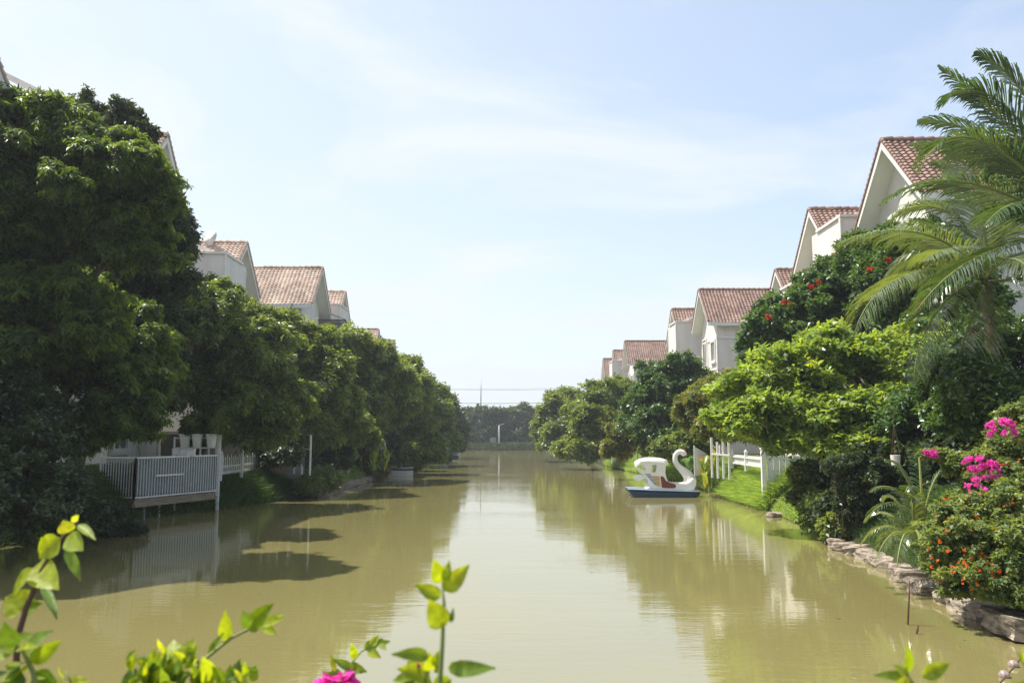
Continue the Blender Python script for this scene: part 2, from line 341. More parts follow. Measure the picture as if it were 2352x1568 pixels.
# ------------------------------------------------------------------ ground, water
def make_ground():
    ys = list(np.arange(-30, 4, 6)) + list(np.arange(3.2, 6, .45)) + list(np.arange(6.5, 60, .6)) + list(np.arange(60, 136, 3)) + [137, 138, 139, 140, 141, 142, 144, 150, 200, 300, 420]
    offs = [420, 200, 60, 30, 12, 7, 5, 3.5, 2.6, 2, 1.6, 1.2, .9, .6, .4, .25, .1, 0, -.15, -.35, -.8, -1.2]
    mb = MB(); W_ = None
    for y in ys:
        row = [xl(y) - o for o in offs] + [-4.5, -2, 0, 2, 4.5] + [xr(y) + o for o in reversed(offs)]
        for x in row:
            z = ground(x, y)
            if y > 4 and abs(x) < 60: z += 0.09 * noise.noise(Vector((x * 1.3, y * 1.3, 3))) * (1 if z > .05 else .3)
            mb.v.append((x, y, z))
        W_ = len(row)
    for i in range(len(ys) - 1):
        for k in range(W_ - 1):
            a = i * W_ + k; mb.f.append((a, a + 1, a + W_ + 1, a + W_)); mb.var.append(.5)
    o = mb.build('ground', M['dirt'], smooth=True); tag(o, kind='structure')
make_ground()
def water_mat():
    m = bpy.data.materials.new('muddy_water'); m.use_nodes = True; t = m.node_tree; b = t.nodes['Principled BSDF']
    tcn = t.nodes.new('ShaderNodeTexCoord')
    n0 = t.nodes.new('ShaderNodeTexNoise'); link(t, tcn, 'Object', n0, 'Vector'); n0.inputs['Scale'].default_value = .12; n0.inputs['Detail'].default_value = 4
    r = t.nodes.new('ShaderNodeValToRGB'); link(t, n0, 0, r, 0)
    r.color_ramp.elements[0].position = .35; r.color_ramp.elements[1].position = .7
    r.color_ramp.elements[0].color = (.20, .178, .068, 1); r.color_ramp.elements[1].color = (.218, .191, .077, 1)
    link(t, r, 0, b, 'Base Color'); b.inputs['Roughness'].default_value = .025; b.inputs['IOR'].default_value = 2.5
    hs = []
    for sc, st, w in ((1.0, (.55, 2.2, 1), .55), (1.0, (2.4, 9, 1), .28), (1.0, (7, 20, 1), .10)):
        mpn = t.nodes.new('ShaderNodeMapping'); link(t, tcn, 'Object', mpn, 0); mpn.inputs['Scale'].default_value = st; mpn.inputs['Rotation'].default_value = (0, 0, .12)
        n = t.nodes.new('ShaderNodeTexNoise'); link(t, mpn, 0, n, 'Vector'); n.inputs['Scale'].default_value = sc; n.inputs['Detail'].default_value = 3; n.inputs['Distortion'].default_value = .4
        q = t.nodes.new('ShaderNodeMath'); q.operation = 'MULTIPLY'; link(t, n, 0, q, 0); q.inputs[1].default_value = w; hs.append(q)
    a1 = t.nodes.new('ShaderNodeMath'); link(t, hs[0], 0, a1, 0); link(t, hs[1], 0, a1, 1)
    a2 = t.nodes.new('ShaderNodeMath'); link(t, a1, 0, a2, 0); link(t, hs[2], 0, a2, 1)
    # calm and ruffled patches
    n2 = t.nodes.new('ShaderNodeTexNoise'); mpn = t.nodes.new('ShaderNodeMapping'); link(t, tcn, 'Object', mpn, 0); mpn.inputs['Scale'].default_value = (.12, .3, 1)
    link(t, mpn, 0, n2, 'Vector'); n2.inputs['Scale'].default_value = 1; n2.inputs['Detail'].default_value = 3
    mr = t.nodes.new('ShaderNodeMapRange'); link(t, n2, 0, mr, 0); mr.inputs[1].default_value = .38; mr.inputs[2].default_value = .62; mr.inputs[3].default_value = .25; mr.inputs[4].default_value = 1
    mu = t.nodes.new('ShaderNodeMath'); mu.operation = 'MULTIPLY'; mu.inputs[1].default_value = .15; t.links.new(mr.outputs[0], mu.inputs[0])
    bp = t.nodes.new('ShaderNodeBump'); bp.inputs['Distance'].default_value = .06; link(t, a2, 0, bp, 'Height'); t.links.new(mu.outputs[0], bp.inputs['Strength']); link(t, bp, 0, b, 'Normal')
    return m
mb = MB(); mb.add([(-40, 3, 0), (40, 3, 0), (40, 145, 0), (-40, 145, 0)], [(0, 1, 2, 3)])
tag(mb.build('water', water_mat()), kind='structure')

# ------------------------------------------------------------------ houses
GW, RISE, RL, EZ = 2.3, 2.4, 9.0, 8.35     # half gable, rise, ridge length, eave height over base
BASEZ = 0.95
def tiles():
    mb = MB(); sl = math.hypot(GW, RISE); rows = 18; per = .21; cols = int(RL / per)
    for side in (-1, 1):
        U = []; 
        for j in range(cols * 6 + 1): U.append(j * per / 6)
        base = len(mb.v)
        for i in range(rows):
            for e in (0, 1):
                t = (i + e) / rows
                for x in U:
                    h = .04 + .024 * math.cos(2 * math.pi * x / per) + (.035 if e else 0.0)
                    # position along slope from ridge to eave
                    y = side * (GW * t); z = -RISE * t
                    nx, nz_ = side * RISE / sl, GW / sl
                    mb.v.append((x, y + nx * h, z + nz_ * h))
        nU = len(U)
        for i in range(rows * 2 - 1):
            tv = rng.random(cols + 1)
            for j in range(nU - 1):
                a = base + i * nU + j; f = (a, a + 1, a + nU + 1, a + nU); mb.f.append(f if side > 0 else tuple(reversed(f)))
                mb.var.append(float(tv[(j + 3) // 6]) if i % 2 == 0 else .1)
    mb.n = len(mb.v)
    for k in range(int(RL / .33)):          # ridge caps
        mb.tube([(k * .33, 0, .06), (k * .33 + .36, 0, .09)], [.085, .105], 8, float(rng.random()))
    for side in (-1, 1):                    # verge caps
        for k in range(rows):
            t0, t1 = k / rows, (k + 1.08) / rows
            mb.tube([(0.02, side * GW * t0, -RISE * t0 + .08), (0.02, side * GW * t1, -RISE * t1 + .11)], [.06, .075], 6, float(rng.random()) * .5)
    return mb
def house_proto(label_mat, box):
    root = empty('villa', (0, 0, 0), 'x', 'house')
    inset = .3; x0 = .62; AZt = EZ + RISE
    # body: pentagon wall (local coordinates: x inland, y along the canal, origin under the gable tip)
    mb = MB(); w = GW - inset; ze = EZ - .05 + .0; pz = AZt - RISE * 0.0 - .16
    zc = AZt - RISE * w / GW - .14
    mb.prism([(-w, 0), (w, 0), (w, zc), (0, pz), (-w, zc)], [], lambda a, b: (x0, a, b), lambda a, b: (RL - .3, a, b))
    mb.build('wall', M['wall'], root)
    # roof deck and bargeboards
    mb = MB(); th = .14
    for s in (-1, 1):
        mb.prism([(0, AZt), (s * GW, EZ), (s * GW, EZ - th * 1.0), (0, AZt - th * 1.25)], [], lambda a, b: (.05, a, b), lambda a, b: (RL, a, b))
    mb.build('soffit', M['soffit'], root)
    mb = MB()
    for s in (-1, 1):
        mb.prism([(0, AZt + .03), (s * (GW + .02), EZ + .03), (s * (GW + .02), EZ - .2), (0, AZt - .24)], [], lambda a, b: (0, a, b), lambda a, b: (.047, a, b))
        mb.box((.05, s * GW, EZ - .2), (RL, s * (GW + .1), EZ + .02))
    mb.build('bargeboard', M['trim'], root)
    t = tiles(); t.v = [(a, b, c + AZt) for a, b, c in t.v]
    t.build('roof', label_mat, root, smooth=True, angle=50)
    # string courses and corner pilasters
    mb = MB()
    for z in (EZ - .95, 5.5, 2.8):
        mb.box((x0 - .05, -w - .05, z), (x0 + .003, w + .05, z + .14)); mb.box((x0 - .05, -w - .05, z), (RL - .3, -w - .003, z + .14))
    for yy in (-w - .04, -.62, .35, w - .2):
        mb.box((x0 - .04, yy, 0.2), (x0 + .004, yy + .22, EZ - .95))
    mb.build('trim', M['trim'], root)
    for z in (6.1, 3.4, .9):
        y0, y1 = -w + .32, -w + 1.22; h = 1.15
        f = MB(); x = x0
        f.box((x - .12, y0 - .12, z - .1), (x - .004, y0, z + h + .12)); f.box((x - .12, y1, z - .1), (x - .004, y1 + .12, z + h + .12))
        f.box((x - .12, y0, z + h), (x - .004, y1, z + h + .12)); f.box((x - .17, y0 - .16, z - .19), (x - .004, y1 + .16, z - .1)); f.box((x - .08, (y0 + y1) / 2 - .025, z), (x - .035, (y0 + y1) / 2 + .025, z + h)); f.box((x - .12, y0, z - .1), (x - .004, y1, z))
        fo = f.build('window', M['trim'], root); g = MB(); g.box((x - .03, y0, z), (x - .006, y1, z + h)); g.build('pane', M['glass'], fo)
    for z in (5.62, 2.92):
        f = MB(); y0, y1 = .62, 1.5; x = x0
        f.box((x - .1, y0 - .1, z), (x - .004, y0, z + 2.1)); f.box((x - .1, y1, z), (x - .004, y1 + .1, z + 2.1)); f.box((x - .1, y0, z + 2), (x - .004, y1, z + 2.1)); f.box((x - .07, 1.03, z), (x - .035, 1.09, z + 2))
        d = f.build('balcony_door', M['trim'], root); g = MB(); g.box((x - .03, y0, z), (x - .006, y1, z + 2)); g.build('pane', M['glass'], d)
        f = MB(); f.box((x - .8, .35, z - .25), (x - .055, 1.98, z)); f.box((x - .8, 1.75, z), (x - .58, 1.98, z + .95)); f.box((x - .84, 1.71, z + .95), (x - .54, 2.02, z + 1.05)); f.box((x - .8, .35, z), (x - .58, .55, z + .95))
        b = f.build('balcony', M['trim'], root); r = MB()
        r.bar((x - .7, .55, z + .85), (x - .7, 1.75, z + .85), .04); r.bar((x - .7, .55, z + .12), (x - .7, 1.75, z + .12), .03)
        for k in range(9): r.bar((x - .7, .62 + k * .13, z + .1), (x - .7, .62 + k * .13, z + .85), .018)
        r.build('railing', M['iron'], b)
    if box:
        # terrace block on the near side, parapet stepped down toward the next house
        ya, yb = -GW - box, -w; f = MB()
        zl = 5.5 if box > 4 else 0.0; f.prism([(ya, zl), (yb - .003, zl), (yb - .003, 9.15), (ya, 9.15)], [], lambda a, b: (-.65, a, b), lambda a, b: (5.2, a, b))
        f.build('terrace_block', M['wall'], root)
        f = MB(); f.box((-.72, ya - .06, 9.153), (5.25, ya + .16, 9.25)); f.box((-.72, ya + .16, 9.153), (-.5, yb - .6, 9.25)); f.box((-.71, ya - .03, 5.6), (-.653, ya + .10, 9.15))
        f.build('coping', M['trim'], root)
        f = MB()
        f.bar((-.1, ya + .3, 9.26), (-.1 + 2.3, ya + .3, 10.25), .1, .14); f.bar((2.2, ya + .3, 10.25), (5, ya + .3, 10.25), .1, .14)
        for k in range(9):
            xx = .1 + k * .5; zz = 9.27 + min((xx + .1) / 2.3, 1) * .95; f.bar((xx, ya + .3, 9.25), (xx, ya + .3, zz), .05)
        f.box((2.1, ya + .22, 9.25), (2.32, ya + .42, 10.5))
        f.build('terrace_rail', M['trim'], root)
    return root
pa = house_proto(M['tile'], 0); pbx = house_proto(M['tile'], 2.6); pax = house_proto(M['tile_glare'], 0); pbl = house_proto(M['tile_glare'], 2.6); pbl2 = house_proto(M['tile_glare'], 5.0)
VPX = 1150
houses = [  # proto, apex px, distance, side, label
    (pa, 2053, 25.5, 1, 'large cream villa behind the coconut palms, its gable rising highest on the right bank'),
    (pbx, 1874, 33.6, 1, 'cream villa with narrow gable and terrace block, just left of the palm covered villa'),
    (pbx, 1790, 44.0, 1, 'villa showing only a small roof tip and sloping rail above the red flowered tree'),
    (pa, 1610, 52.7, 1, 'cream villa with wide terracotta roof, window and balcony, above the bright lime bush'),
    (pbx, 1546, 61.0, 1, 'villa with steep gable and blank terrace block directly behind the wide roofed right bank villa'),
    (pa, 1436, 82.0, 1, 'distant villa with broad terracotta roof above the round dark tree of the right bank'),
    (pbx, 1409, 91.0, 1, 'distant narrow gabled villa with blank side block, second from the far end at right'),
    (pa, 1386, 101.0, 1, 'farthest villa of the right row, a small roof at its left end'),
    (pax, -148, 16.2, -1, 'nearest left villa, its roof edge at the upper left corner above the feathery tree'),
    (pbl2, 357, 29.0, -1, 'left villa whose gable tip peeps out above the tall dark tree'),
    (pbl, 556, 39.6, -1, 'left villa with pale tiled roof, grey terrace block and a satellite dish'),
    (pax, 735, 45.7, -1, 'left villa with the widest pale tiled roof facing the viewer'),
    (pbl, 789, 53.5, -1, 'left villa with narrow roof and blank block behind the green awning'),
    (pax, 868, 72.7, -1, 'small distant left villa showing one reddish roof corner above the trees'),
    (pbl, 905, 81.4, -1, 'farthest left villa, a sliver of roof above the tree tops'),
]
used = set()
hobj = []
for i, (pr, ax, D, s, lab) in enumerate(houses):
    o = pr if id(pr) not in used else copy_tree(pr); used.add(id(pr))
    x = (ax - 1176) / F * D
    o.location = (x - 0.0, D, BASEZ); o.scale = (s, 1, 1); tag(o, lab, 'house', 'white villas with clay tile roofs along the canal'); hobj.append(o)
    if ax == 357: o.scale = (s, 1, 1.14)
    if ax == 1790: o.location.z = BASEZ - .45
# awning on the left villa
A = empty('awning', P(765, 742, 48.0), 'dark green slatted awning fixed beside the terrace block of a left villa', 'awning')
mb = MB()
for k in range(6): mb.bar((-.95 + 0 * k, -.5 + .22 * k, .12 - .05 * k), (.85, -.5 + .22 * k, .12 - .05 * k), .16, .04)
mb.build('slats', M['iron'], A)
mb = MB(); mb.bar((-.9, .7, .9), (.8, -.5, .15), .035); mb.bar((.82, -.55, .1), (.82, .7, -.1), .06); mb.bar((-.92, -.55, .1), (-.92, .7, -.1), .06); mb.build('bracket', M['iron'], A)
# satellite dish
S_ = empty('satellite_dish', P(487, 556, 39.4), 'round grey satellite dish on the ridge of a pale tiled roof', 'dish')
mb = MB(); rings = []
for i in range(7):
    r = .42 * i / 6 + .001; rings.append([(r * math.cos(2 * math.pi * k / 20), r * math.sin(2 * math.pi * k / 20), (r * r) * .55) for k in range(20)])
mb.loft(rings); mb.loft([[(x, y, z + .02) for x, y, z in r] for r in reversed(rings)]); d = mb.build('reflector', M['greywhite'], S_, smooth=True); d.rotation_euler = (math.radians(40), math.radians(-72), .3); d.location = (0, 0, .15)
mb = MB(); mb.tube([(0, 0, -.5), (0, 0, .1), (-.05, 0, .15)], .03); mb.tube([(-.1, 0, .1), (-.45, -.1, .35)], .015); mb.build('mast', M['greywhite'], S_)
# far buildings beyond the trees
def block(name, px, py0, D, wpx, hpx, m, label):
    b = P(px, py0, D); w = wpx * D / F; h = hpx * D / F
    r = empty(name, (b.x, b.y, 1), label, 'building')
    q = MB(); q.box((-w / 2, 0, 0), (w / 2, 12, b.z - 1)); q.build('wall', m, r)
    q = MB(); q.box((-w / 2 - .3, -.3, b.z - 1 + .003), (w / 2 + .3, 12.3, b.z - .6)); q.build('roof', M['greywhite'], r)
    q = MB()
    for k in range(max(2, int(w / 2.5))):
        for l in range(2): q.box((-w / 2 + .8 + k * 2.4, -.02, b.z - 4 - l * 3), (-w / 2 + 2 + k * 2.4, -.001, b.z - 2.6 - l * 3))
    q.build('window', M['glass'], r)
block('distant_building', 1165, 938, 260, 11, 30, M['wall'], 'pale square tower block rising between the far trees')
block('distant_building', 1130, 942, 250, 22, 30, M['wall'], 'low pale building just seen over the far trees left of the tower block')
block('distant_shed', 1222, 942, 250, 34, 30, M['roofgreen'], 'long green and grey shed roof behind the far trees at right')
block('distant_building', 1098, 948, 240, 10, 30, M['concrete'], 'small grey house behind the far trees at the foot of the mast')

# ------------------------------------------------------------------ trees
def tree(name, label, cat, base, blobs, m, L=.13, Wd=.055, trunk=.16, group=None, limbs=True, flowers=None, twist=0, **kw):
    bx, by = base; z0 = ground(bx, by)
    root = empty(name, (bx, by, z0), label, cat, group); o = np.array([bx, by, z0])
    V, Q, var = crown_geo(blobs, L, Wd, **kw)
    quick('crown', V - o, Q, var, m, root)
    mb = MB(); B = Vector((bx, by, z0)); cs = sorted([Vector(c) for c, r in blobs], key=lambda c: c.z)
    zs = [c.z for c in cs]; mid = sum(cs, Vector()) / len(cs); fork = B.lerp(mid, .45)
    mb.tube([Vector((0, 0, -.3)), (fork - B) * .5 + Vector((.08, .05, 0)), fork - B], [trunk * 1.25, trunk, trunk * .85], 8)
    if limbs:
        for c, r in blobs:
            c = Vector(c); a = fork - B; e = c - B
            mb.tube([a, a.lerp(e, .5) + Vector((0, 0, .12 * (e - a).length)) * .6, e, e + (e - a).normalized() * min(r) * .3], [trunk * .6, trunk * .42, trunk * .25, trunk * .08], 6)
            for k in range(4):
                dd = Vector(rdir(1)[0]); dd.z = abs(dd.z) * .6
                mb.tube([e, e + Vector((dd.x * r[0] * .4, dd.y * r[1] * .4, dd.z * r[2] * .35)), e + Vector((dd.x * r[0] * .7, dd.y * r[1] * .7, dd.z * r[2] * .55))], [trunk * .22, trunk * .14, trunk * .05], 5)
    mb.build('trunk', M['bark'], root, smooth=True)
    if flowers:
        fm, n, size = flowers; fb = MB()
        Vs = []
        for i in range(n):
            c, r = blobs[rng.integers(len(blobs))]; u = rdir(1)[0]
            if u[1] > 0: u[1] *= -1
            c0 = np.array(c) + u * np.array(r) * 1.0; k = 26
            pos = c0 + rdir(k) * size * .35 * rng.random((k, 1)); Vq, Qq, f = leafgeo(pos, rdir(k), rdir(k), np.full(k, size * .5), np.full(k, size * .32))
            fb.raw(Vq - o, Qq, rng.random(k))
        fb.build('flowers', fm, root)
    return root
GL = 'trees along the left bank'; GR = 'trees along the right bank'; GF = 'trees on the far shore'
# left bank
tree('flame_tree', 'tall feathery leaved tree at the far left edge, light green sprays on top', 'tree', (-12.4, 19.5),
     [pb(110, 355, 17, 180, 110, 1.6), pb(-60, 420, 16, 170, 170, 1.6), pb(250, 430, 16.5, 135, 110, 1.3), pb(60, 560, 17, 190, 130, 1.6), pb(290, 560, 17, 105, 90, 1.2), pb(320, 400, 16.3, 60, 55, .8), pb(40, 300, 17, 90, 60, 1.1), pb(90, 690, 16.6, 150, 80, 1.0), pb(0, 790, 16.2, 110, 100, 1.0), pb(210, 760, 16.8, 90, 70, .9)],
     M['l_feather'], L=.13, Wd=.036, trunk=.22, group=GL, pinn=True, droop=.75, k=2.2, up=.9, rc=.62, inner=.25)
tree('dark_tree', 'dark small leaved tree with jagged top beside the first roof tip on the left', 'tree', (-11.8, 22),
     [pb(285, 335, 21.5, 62, 85), pb(195, 320, 21.5, 75, 95), pb(325, 480, 22, 80, 120), pb(395, 620, 22, 62, 95), pb(250, 620, 22, 150, 120, 1.6), pb(330, 770, 22, 100, 90), pb(405, 530, 21.5, 36, 70)],
     M['l_dark'], L=.11, Wd=.05, trunk=.2, group=GL, k=2.6, droop=.15)
tree('drooping_tree', 'dark drooping tree hanging down over the deck at left', 'tree', (-11.9, 19.5),
     [pb(200, 860, 18.5, 165, 110, 1.4), pb(300, 920, 18.5, 75, 90, 1.0), pb(60, 820, 18.5, 120, 130, 1.4), pb(120, 700, 19, 200, 110, 1.6), pb(-60, 700, 19, 120, 160, 1.6), pb(270, 985, 19, 85, 50, .9), pb(170, 1000, 19.2, 90, 60, 1.0), pb(340, 830, 19.5, 60, 80, .9)],
     M['l_feather'], L=.13, Wd=.04, trunk=.2, group=GL, pinn=True, droop=.7, k=2.0, up=.8, rc=.5, inner=.25)
tree('mango_tree', 'lush tree below the pale tiled roofs on the left, over the white pots', 'tree', (-11.4, 29.5),
     [pb(470, 764, 27, 104.5, 90.25), pb(560, 834, 28, 104.5, 95), pb(430, 884, 27, 85.5, 85.5), pb(530, 934, 28, 95, 76), pb(600, 774, 29, 57, 47.5), pb(630, 934, 29, 76, 66.5), pb(480, 694, 28, 57, 47.5), pb(410, 794, 27, 66.5, 76), pb(560, 744, 28.5, 57, 47.5), pb(500, 994, 28.6, 85.5, 38, 0.8), pb(610, 994, 29, 66.5, 38, 0.8)],
     M['l_mango'], L=.20, Wd=.07, trunk=.22, group=GL, k=2.4, droop=.55)
tree('mango_tree', 'rounded bushy tree under the widest pale roof on the left', 'tree', (-10.4, 36.5),
     [pb(660, 800, 34, 80.75, 66.5), pb(720, 880, 34, 71.25, 80.75), pb(630, 890, 34, 85.5, 85.5), pb(690, 980, 34, 66.5, 42.75), pb(770, 930, 35, 52.25, 76), pb(640, 760, 34, 47.5, 38), pb(720, 795, 34.5, 47.5, 42.75), pb(755, 860, 35, 42.75, 52.25)],
     M['l_mango'], L=.23, Wd=.085, trunk=.2, group=GL, k=2.4, droop=.5)
tree('mango_tree', 'pointed bushy tree below the green awning on the left', 'tree', (-9.6, 44),
     [pb(805, 804, 42, 46.5, 51.15), pb(840, 864, 43, 60.45, 65.1), pb(800, 934, 42, 69.75, 65.1), pb(870, 944, 44, 65.1, 69.75), pb(790, 874, 42, 46.5, 55.8), pb(770, 844, 42, 37.2, 46.5), pb(860, 829, 43.5, 41.85, 41.85), pb(910, 914, 45, 46.5, 65.1)],
     M['l_mango'], L=.26, Wd=.10, trunk=.2, group=GL, k=2.4, droop=.45)
tree('broad_tree', 'broad dark tree spreading over the small white rowing boat', 'tree', (-8.6, 55),
     [pb(905, 872, 52, 44.175, 53.01), pb(940, 922, 52, 53.01, 66.2625), pb(900, 982, 52, 57.4275, 53.01), pb(965, 1002, 52, 39.7575, 57.4275), pb(930, 1042, 51, 44.175, 33.573), pb(985, 1042, 52, 31.806, 35.34), pb(935, 862, 53, 35.34, 39.7575), pb(880, 1022, 51, 44.175, 35.34)],
     M['l_mid'], L=.24, Wd=.10, trunk=.22, group=GL, k=2.4, droop=.4)
tree('broad_tree', 'dark tree leaning out over the water above the blue pedal boat', 'tree', (-8.2, 68),
     [pb(975, 947, 66, 39.9, 52.25), pb(1005, 982, 66, 38, 52.25), pb(985, 1037, 66, 47.5, 45.6), pb(1020, 1022, 66, 26.6, 42.75), pb(960, 907, 66, 32.3, 38), pb(1000, 922, 67, 28.5, 38)],
     M['l_mid'], L=.30, Wd=.13, trunk=.22, group=GL, k=2.3, droop=.4)
tree('broad_tree', 'last tree of the left bank, its outline falling to the far shore', 'tree', (-8.5, 88),
     [pb(1025, 957, 86, 28.5, 39.9), pb(1040, 997, 86, 24.7, 36.1), pb(1010, 1002, 88, 33.25, 42.75), pb(1052, 1017, 92, 19, 24.7)],
     M['l_far'], L=.38, Wd=.17, trunk=.22, group=GL, k=2.2, droop=.3)
# dark waterside bushes left
def bush(name, label, base, blobs, m, group=None, **kw):
    return tree(name, label, 'bush', base, blobs, m, trunk=.07, group=group, **kw)
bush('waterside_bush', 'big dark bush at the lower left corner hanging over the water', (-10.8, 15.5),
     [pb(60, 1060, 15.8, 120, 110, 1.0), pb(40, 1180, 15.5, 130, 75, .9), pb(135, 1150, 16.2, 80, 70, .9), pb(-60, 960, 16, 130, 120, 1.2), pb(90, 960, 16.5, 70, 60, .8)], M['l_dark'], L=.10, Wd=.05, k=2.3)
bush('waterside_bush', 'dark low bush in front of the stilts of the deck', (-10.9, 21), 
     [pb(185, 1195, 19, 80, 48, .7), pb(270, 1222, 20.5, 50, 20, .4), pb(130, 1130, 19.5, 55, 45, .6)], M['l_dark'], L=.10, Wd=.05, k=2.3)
bush('papaya_bush', 'light yellow green bush around the white trellis on the left bank', (-9.0, 35.5),
     [pb(690, 1000, 33.5, 50, 28, .7), pb(740, 1010, 34.5, 38, 34, .7), pb(660, 975, 33.5, 42, 26, .7), pb(800, 985, 37, 48, 30, .8), pb(830, 1010, 38, 34, 22, .6)], M['l_mid'], L=.18, Wd=.085, k=1.5, inner=.05)
bush('leafy_bush', 'bright leafy clump at the foot of the lone white post on the left bank', (-8.7, 33.2),
     [pb(735, 1100, 32.8, 34, 20, .5), pb(715, 1118, 32.2, 28, 16, .4), pb(760, 1108, 33.6, 22, 14, .4)], M['l_mid'], L=.14, Wd=.08, k=1.6, inner=.05)
bush('flower_bush', 'green bush with pinkish tips beside the white rowing boat', (-7.5, 45.5),
     [pb(850, 1068, 45, 26, 28, .6), pb(862, 1086, 45, 22, 18, .5), pb(835, 1050, 45, 22, 20, .5)], M['l_olive'], L=.16, Wd=.08, k=2)
bush('flower_bush', 'small bush with reddish flowers behind the white rowing boat', (-7.2, 55),
     [pb(938, 1055, 53, 18, 16, .5), pb(950, 1066, 53, 14, 10, .4)], M['l_olive'], L=.2, Wd=.1, k=2, flowers=(M['f_red'], 7, .2))
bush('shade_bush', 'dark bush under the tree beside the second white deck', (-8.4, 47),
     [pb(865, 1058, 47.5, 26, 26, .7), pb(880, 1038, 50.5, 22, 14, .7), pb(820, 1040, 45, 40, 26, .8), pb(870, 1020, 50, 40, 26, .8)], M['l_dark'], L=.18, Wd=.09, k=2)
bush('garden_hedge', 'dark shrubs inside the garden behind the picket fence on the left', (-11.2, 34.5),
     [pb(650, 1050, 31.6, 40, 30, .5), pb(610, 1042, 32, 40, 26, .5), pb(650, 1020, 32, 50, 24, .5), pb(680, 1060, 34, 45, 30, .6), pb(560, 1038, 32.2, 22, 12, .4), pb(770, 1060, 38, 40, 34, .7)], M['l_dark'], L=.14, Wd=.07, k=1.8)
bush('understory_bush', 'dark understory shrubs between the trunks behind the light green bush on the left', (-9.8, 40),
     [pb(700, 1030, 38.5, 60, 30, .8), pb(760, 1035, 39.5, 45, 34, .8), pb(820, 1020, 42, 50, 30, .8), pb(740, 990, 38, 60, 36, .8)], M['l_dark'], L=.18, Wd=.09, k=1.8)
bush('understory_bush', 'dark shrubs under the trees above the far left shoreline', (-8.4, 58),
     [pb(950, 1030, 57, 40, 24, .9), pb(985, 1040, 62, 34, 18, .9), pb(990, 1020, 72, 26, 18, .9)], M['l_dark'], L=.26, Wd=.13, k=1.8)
# right bank
tree('far_right_tree', 'rounded grey green tree at the far end of the right bank', 'tree', (8.0, 80),
     [pb(1275, 965, 78, 36, 50), pb(1310, 935, 80, 34, 38), pb(1250, 1000, 78, 20, 38), pb(1300, 1010, 76, 50, 45), pb(1340, 960, 80, 34, 50)],
     M['l_mid'], L=.34, Wd=.15, trunk=.22, group=GR, k=2.3)
tree('lush_tree', 'yellow green tree hanging low over the water left of the trellises', 'tree', (8.5, 63),
     [pb(1385, 925, 62, 50, 45), pb(1420, 905, 64, 34, 30), pb(1350, 985, 60, 55, 50), pb(1400, 1000, 61, 50, 50), pb(1340, 1040, 59, 40, 25), pb(1310, 1035, 60, 30, 22)],
     M['l_mango'], L=.28, Wd=.12, trunk=.22, group=GR, k=2.3)
tree('round_tree', 'round dark grey green tree behind the swan boat under the terracotta roofs', 'tree', (11.0, 45.5),
     [pb(1540, 870, 43, 75, 55), pb(1500, 920, 43, 60, 65), pb(1580, 930, 43, 75, 75), pb(1530, 985, 42, 80, 45), pb(1470, 960, 44, 40, 60)],
     M['l_gloss'], L=.17, Wd=.085, trunk=.2, group=GR, k=2.4)
bush('vine_bush', 'yellowish creeper covered bush over the tall white trellis behind the swan boat', (9.6, 46),
     [pb(1440, 1010, 46, 42, 45, .8), pb(1415, 1035, 46, 30, 28, .6), pb(1470, 990, 46, 30, 30, .7)], M['l_olive'], L=.17, Wd=.085, k=2)
bush('hedge_bush', 'leafy hedge between the trellis and the swan neck', (10.6, 39),
     [pb(1550, 1040, 40, 55, 32, .8), pb(1590, 1030, 38, 40, 36, .7), pb(1510, 1035, 42, 36, 22, .7)], M['l_mid'], L=.15, Wd=.075, k=2)
tree('olive_tree', 'yellowish olive toned tree left of the bright lime bush', 'tree', (12.0, 37),
     [pb(1640, 920, 35.5, 60, 50), pb(1610, 960, 35, 55, 55), pb(1680, 895, 36, 55, 38), pb(1650, 990, 34, 60, 40), pb(1700, 960, 35, 60, 60)],
     M['l_olive'], L=.15, Wd=.075, trunk=.18, group=GR, k=2.3)
tree('red_flower_tree', 'glossy dark tree dotted with red flowers in front of the palm covered villa', 'tree', (13.5, 30),
     [pb(1795, 765, 28, 80, 80), pb(1880, 690, 28, 65, 62), pb(1950, 655, 28, 80, 75), pb(2060, 610, 25.5, 90, 65), pb(1900, 770, 28, 110, 90), pb(2060, 700, 24.5, 110, 110), pb(1760, 800, 28, 50, 60), pb(2000, 590, 26, 60, 55), pb(2090, 570, 24, 80, 60), pb(2165, 590, 22.5, 65, 55), pb(2230, 680, 21.5, 70, 70), pb(2160, 760, 22, 100, 80), pb(2270, 790, 20.5, 70, 60)],
     M['l_gloss'], L=.15, Wd=.08, trunk=.24, group=GR, k=2.2, flowers=(M['f_red'], 60, .20))
tree('layered_lime_tree', 'bright lime green tree with layered branches, the brightest bush on the right bank', 'tree', (11.2, 21),
     [pb(1850, 860, 21, 130, 65, 1.1), pb(1980, 850, 21.5, 110, 75, 1.2), pb(1760, 920, 21, 110, 55, 1.0), pb(1900, 950, 20.5, 140, 60, 1.1), pb(1740, 985, 21, 100, 38, .9), pb(1930, 1030, 19.8, 110, 40, .8),
      pb(2080, 860, 21, 70, 80, 1.1), pb(1900, 800, 21.5, 60, 40, .8), pb(2020, 960, 20.5, 70, 60, .9), pb(1830, 1015, 20.3, 70, 28, .7), pb(2110, 800, 21.5, 60, 50, .9), pb(2120, 930, 20.5, 60, 50, .8), pb(1800, 870, 21, 70, 30, .8), pb(1700, 950, 21, 60, 24, .7), pb(2020, 1060, 19.5, 80, 34, .7)],
     M['l_lime'], L=.15, Wd=.08, trunk=.15, group=GR, k=1.5, droop=-.15, up=.95, rc=.5, inner=.12, bottom=.5, rough=.35, sub=34, flat=.42)
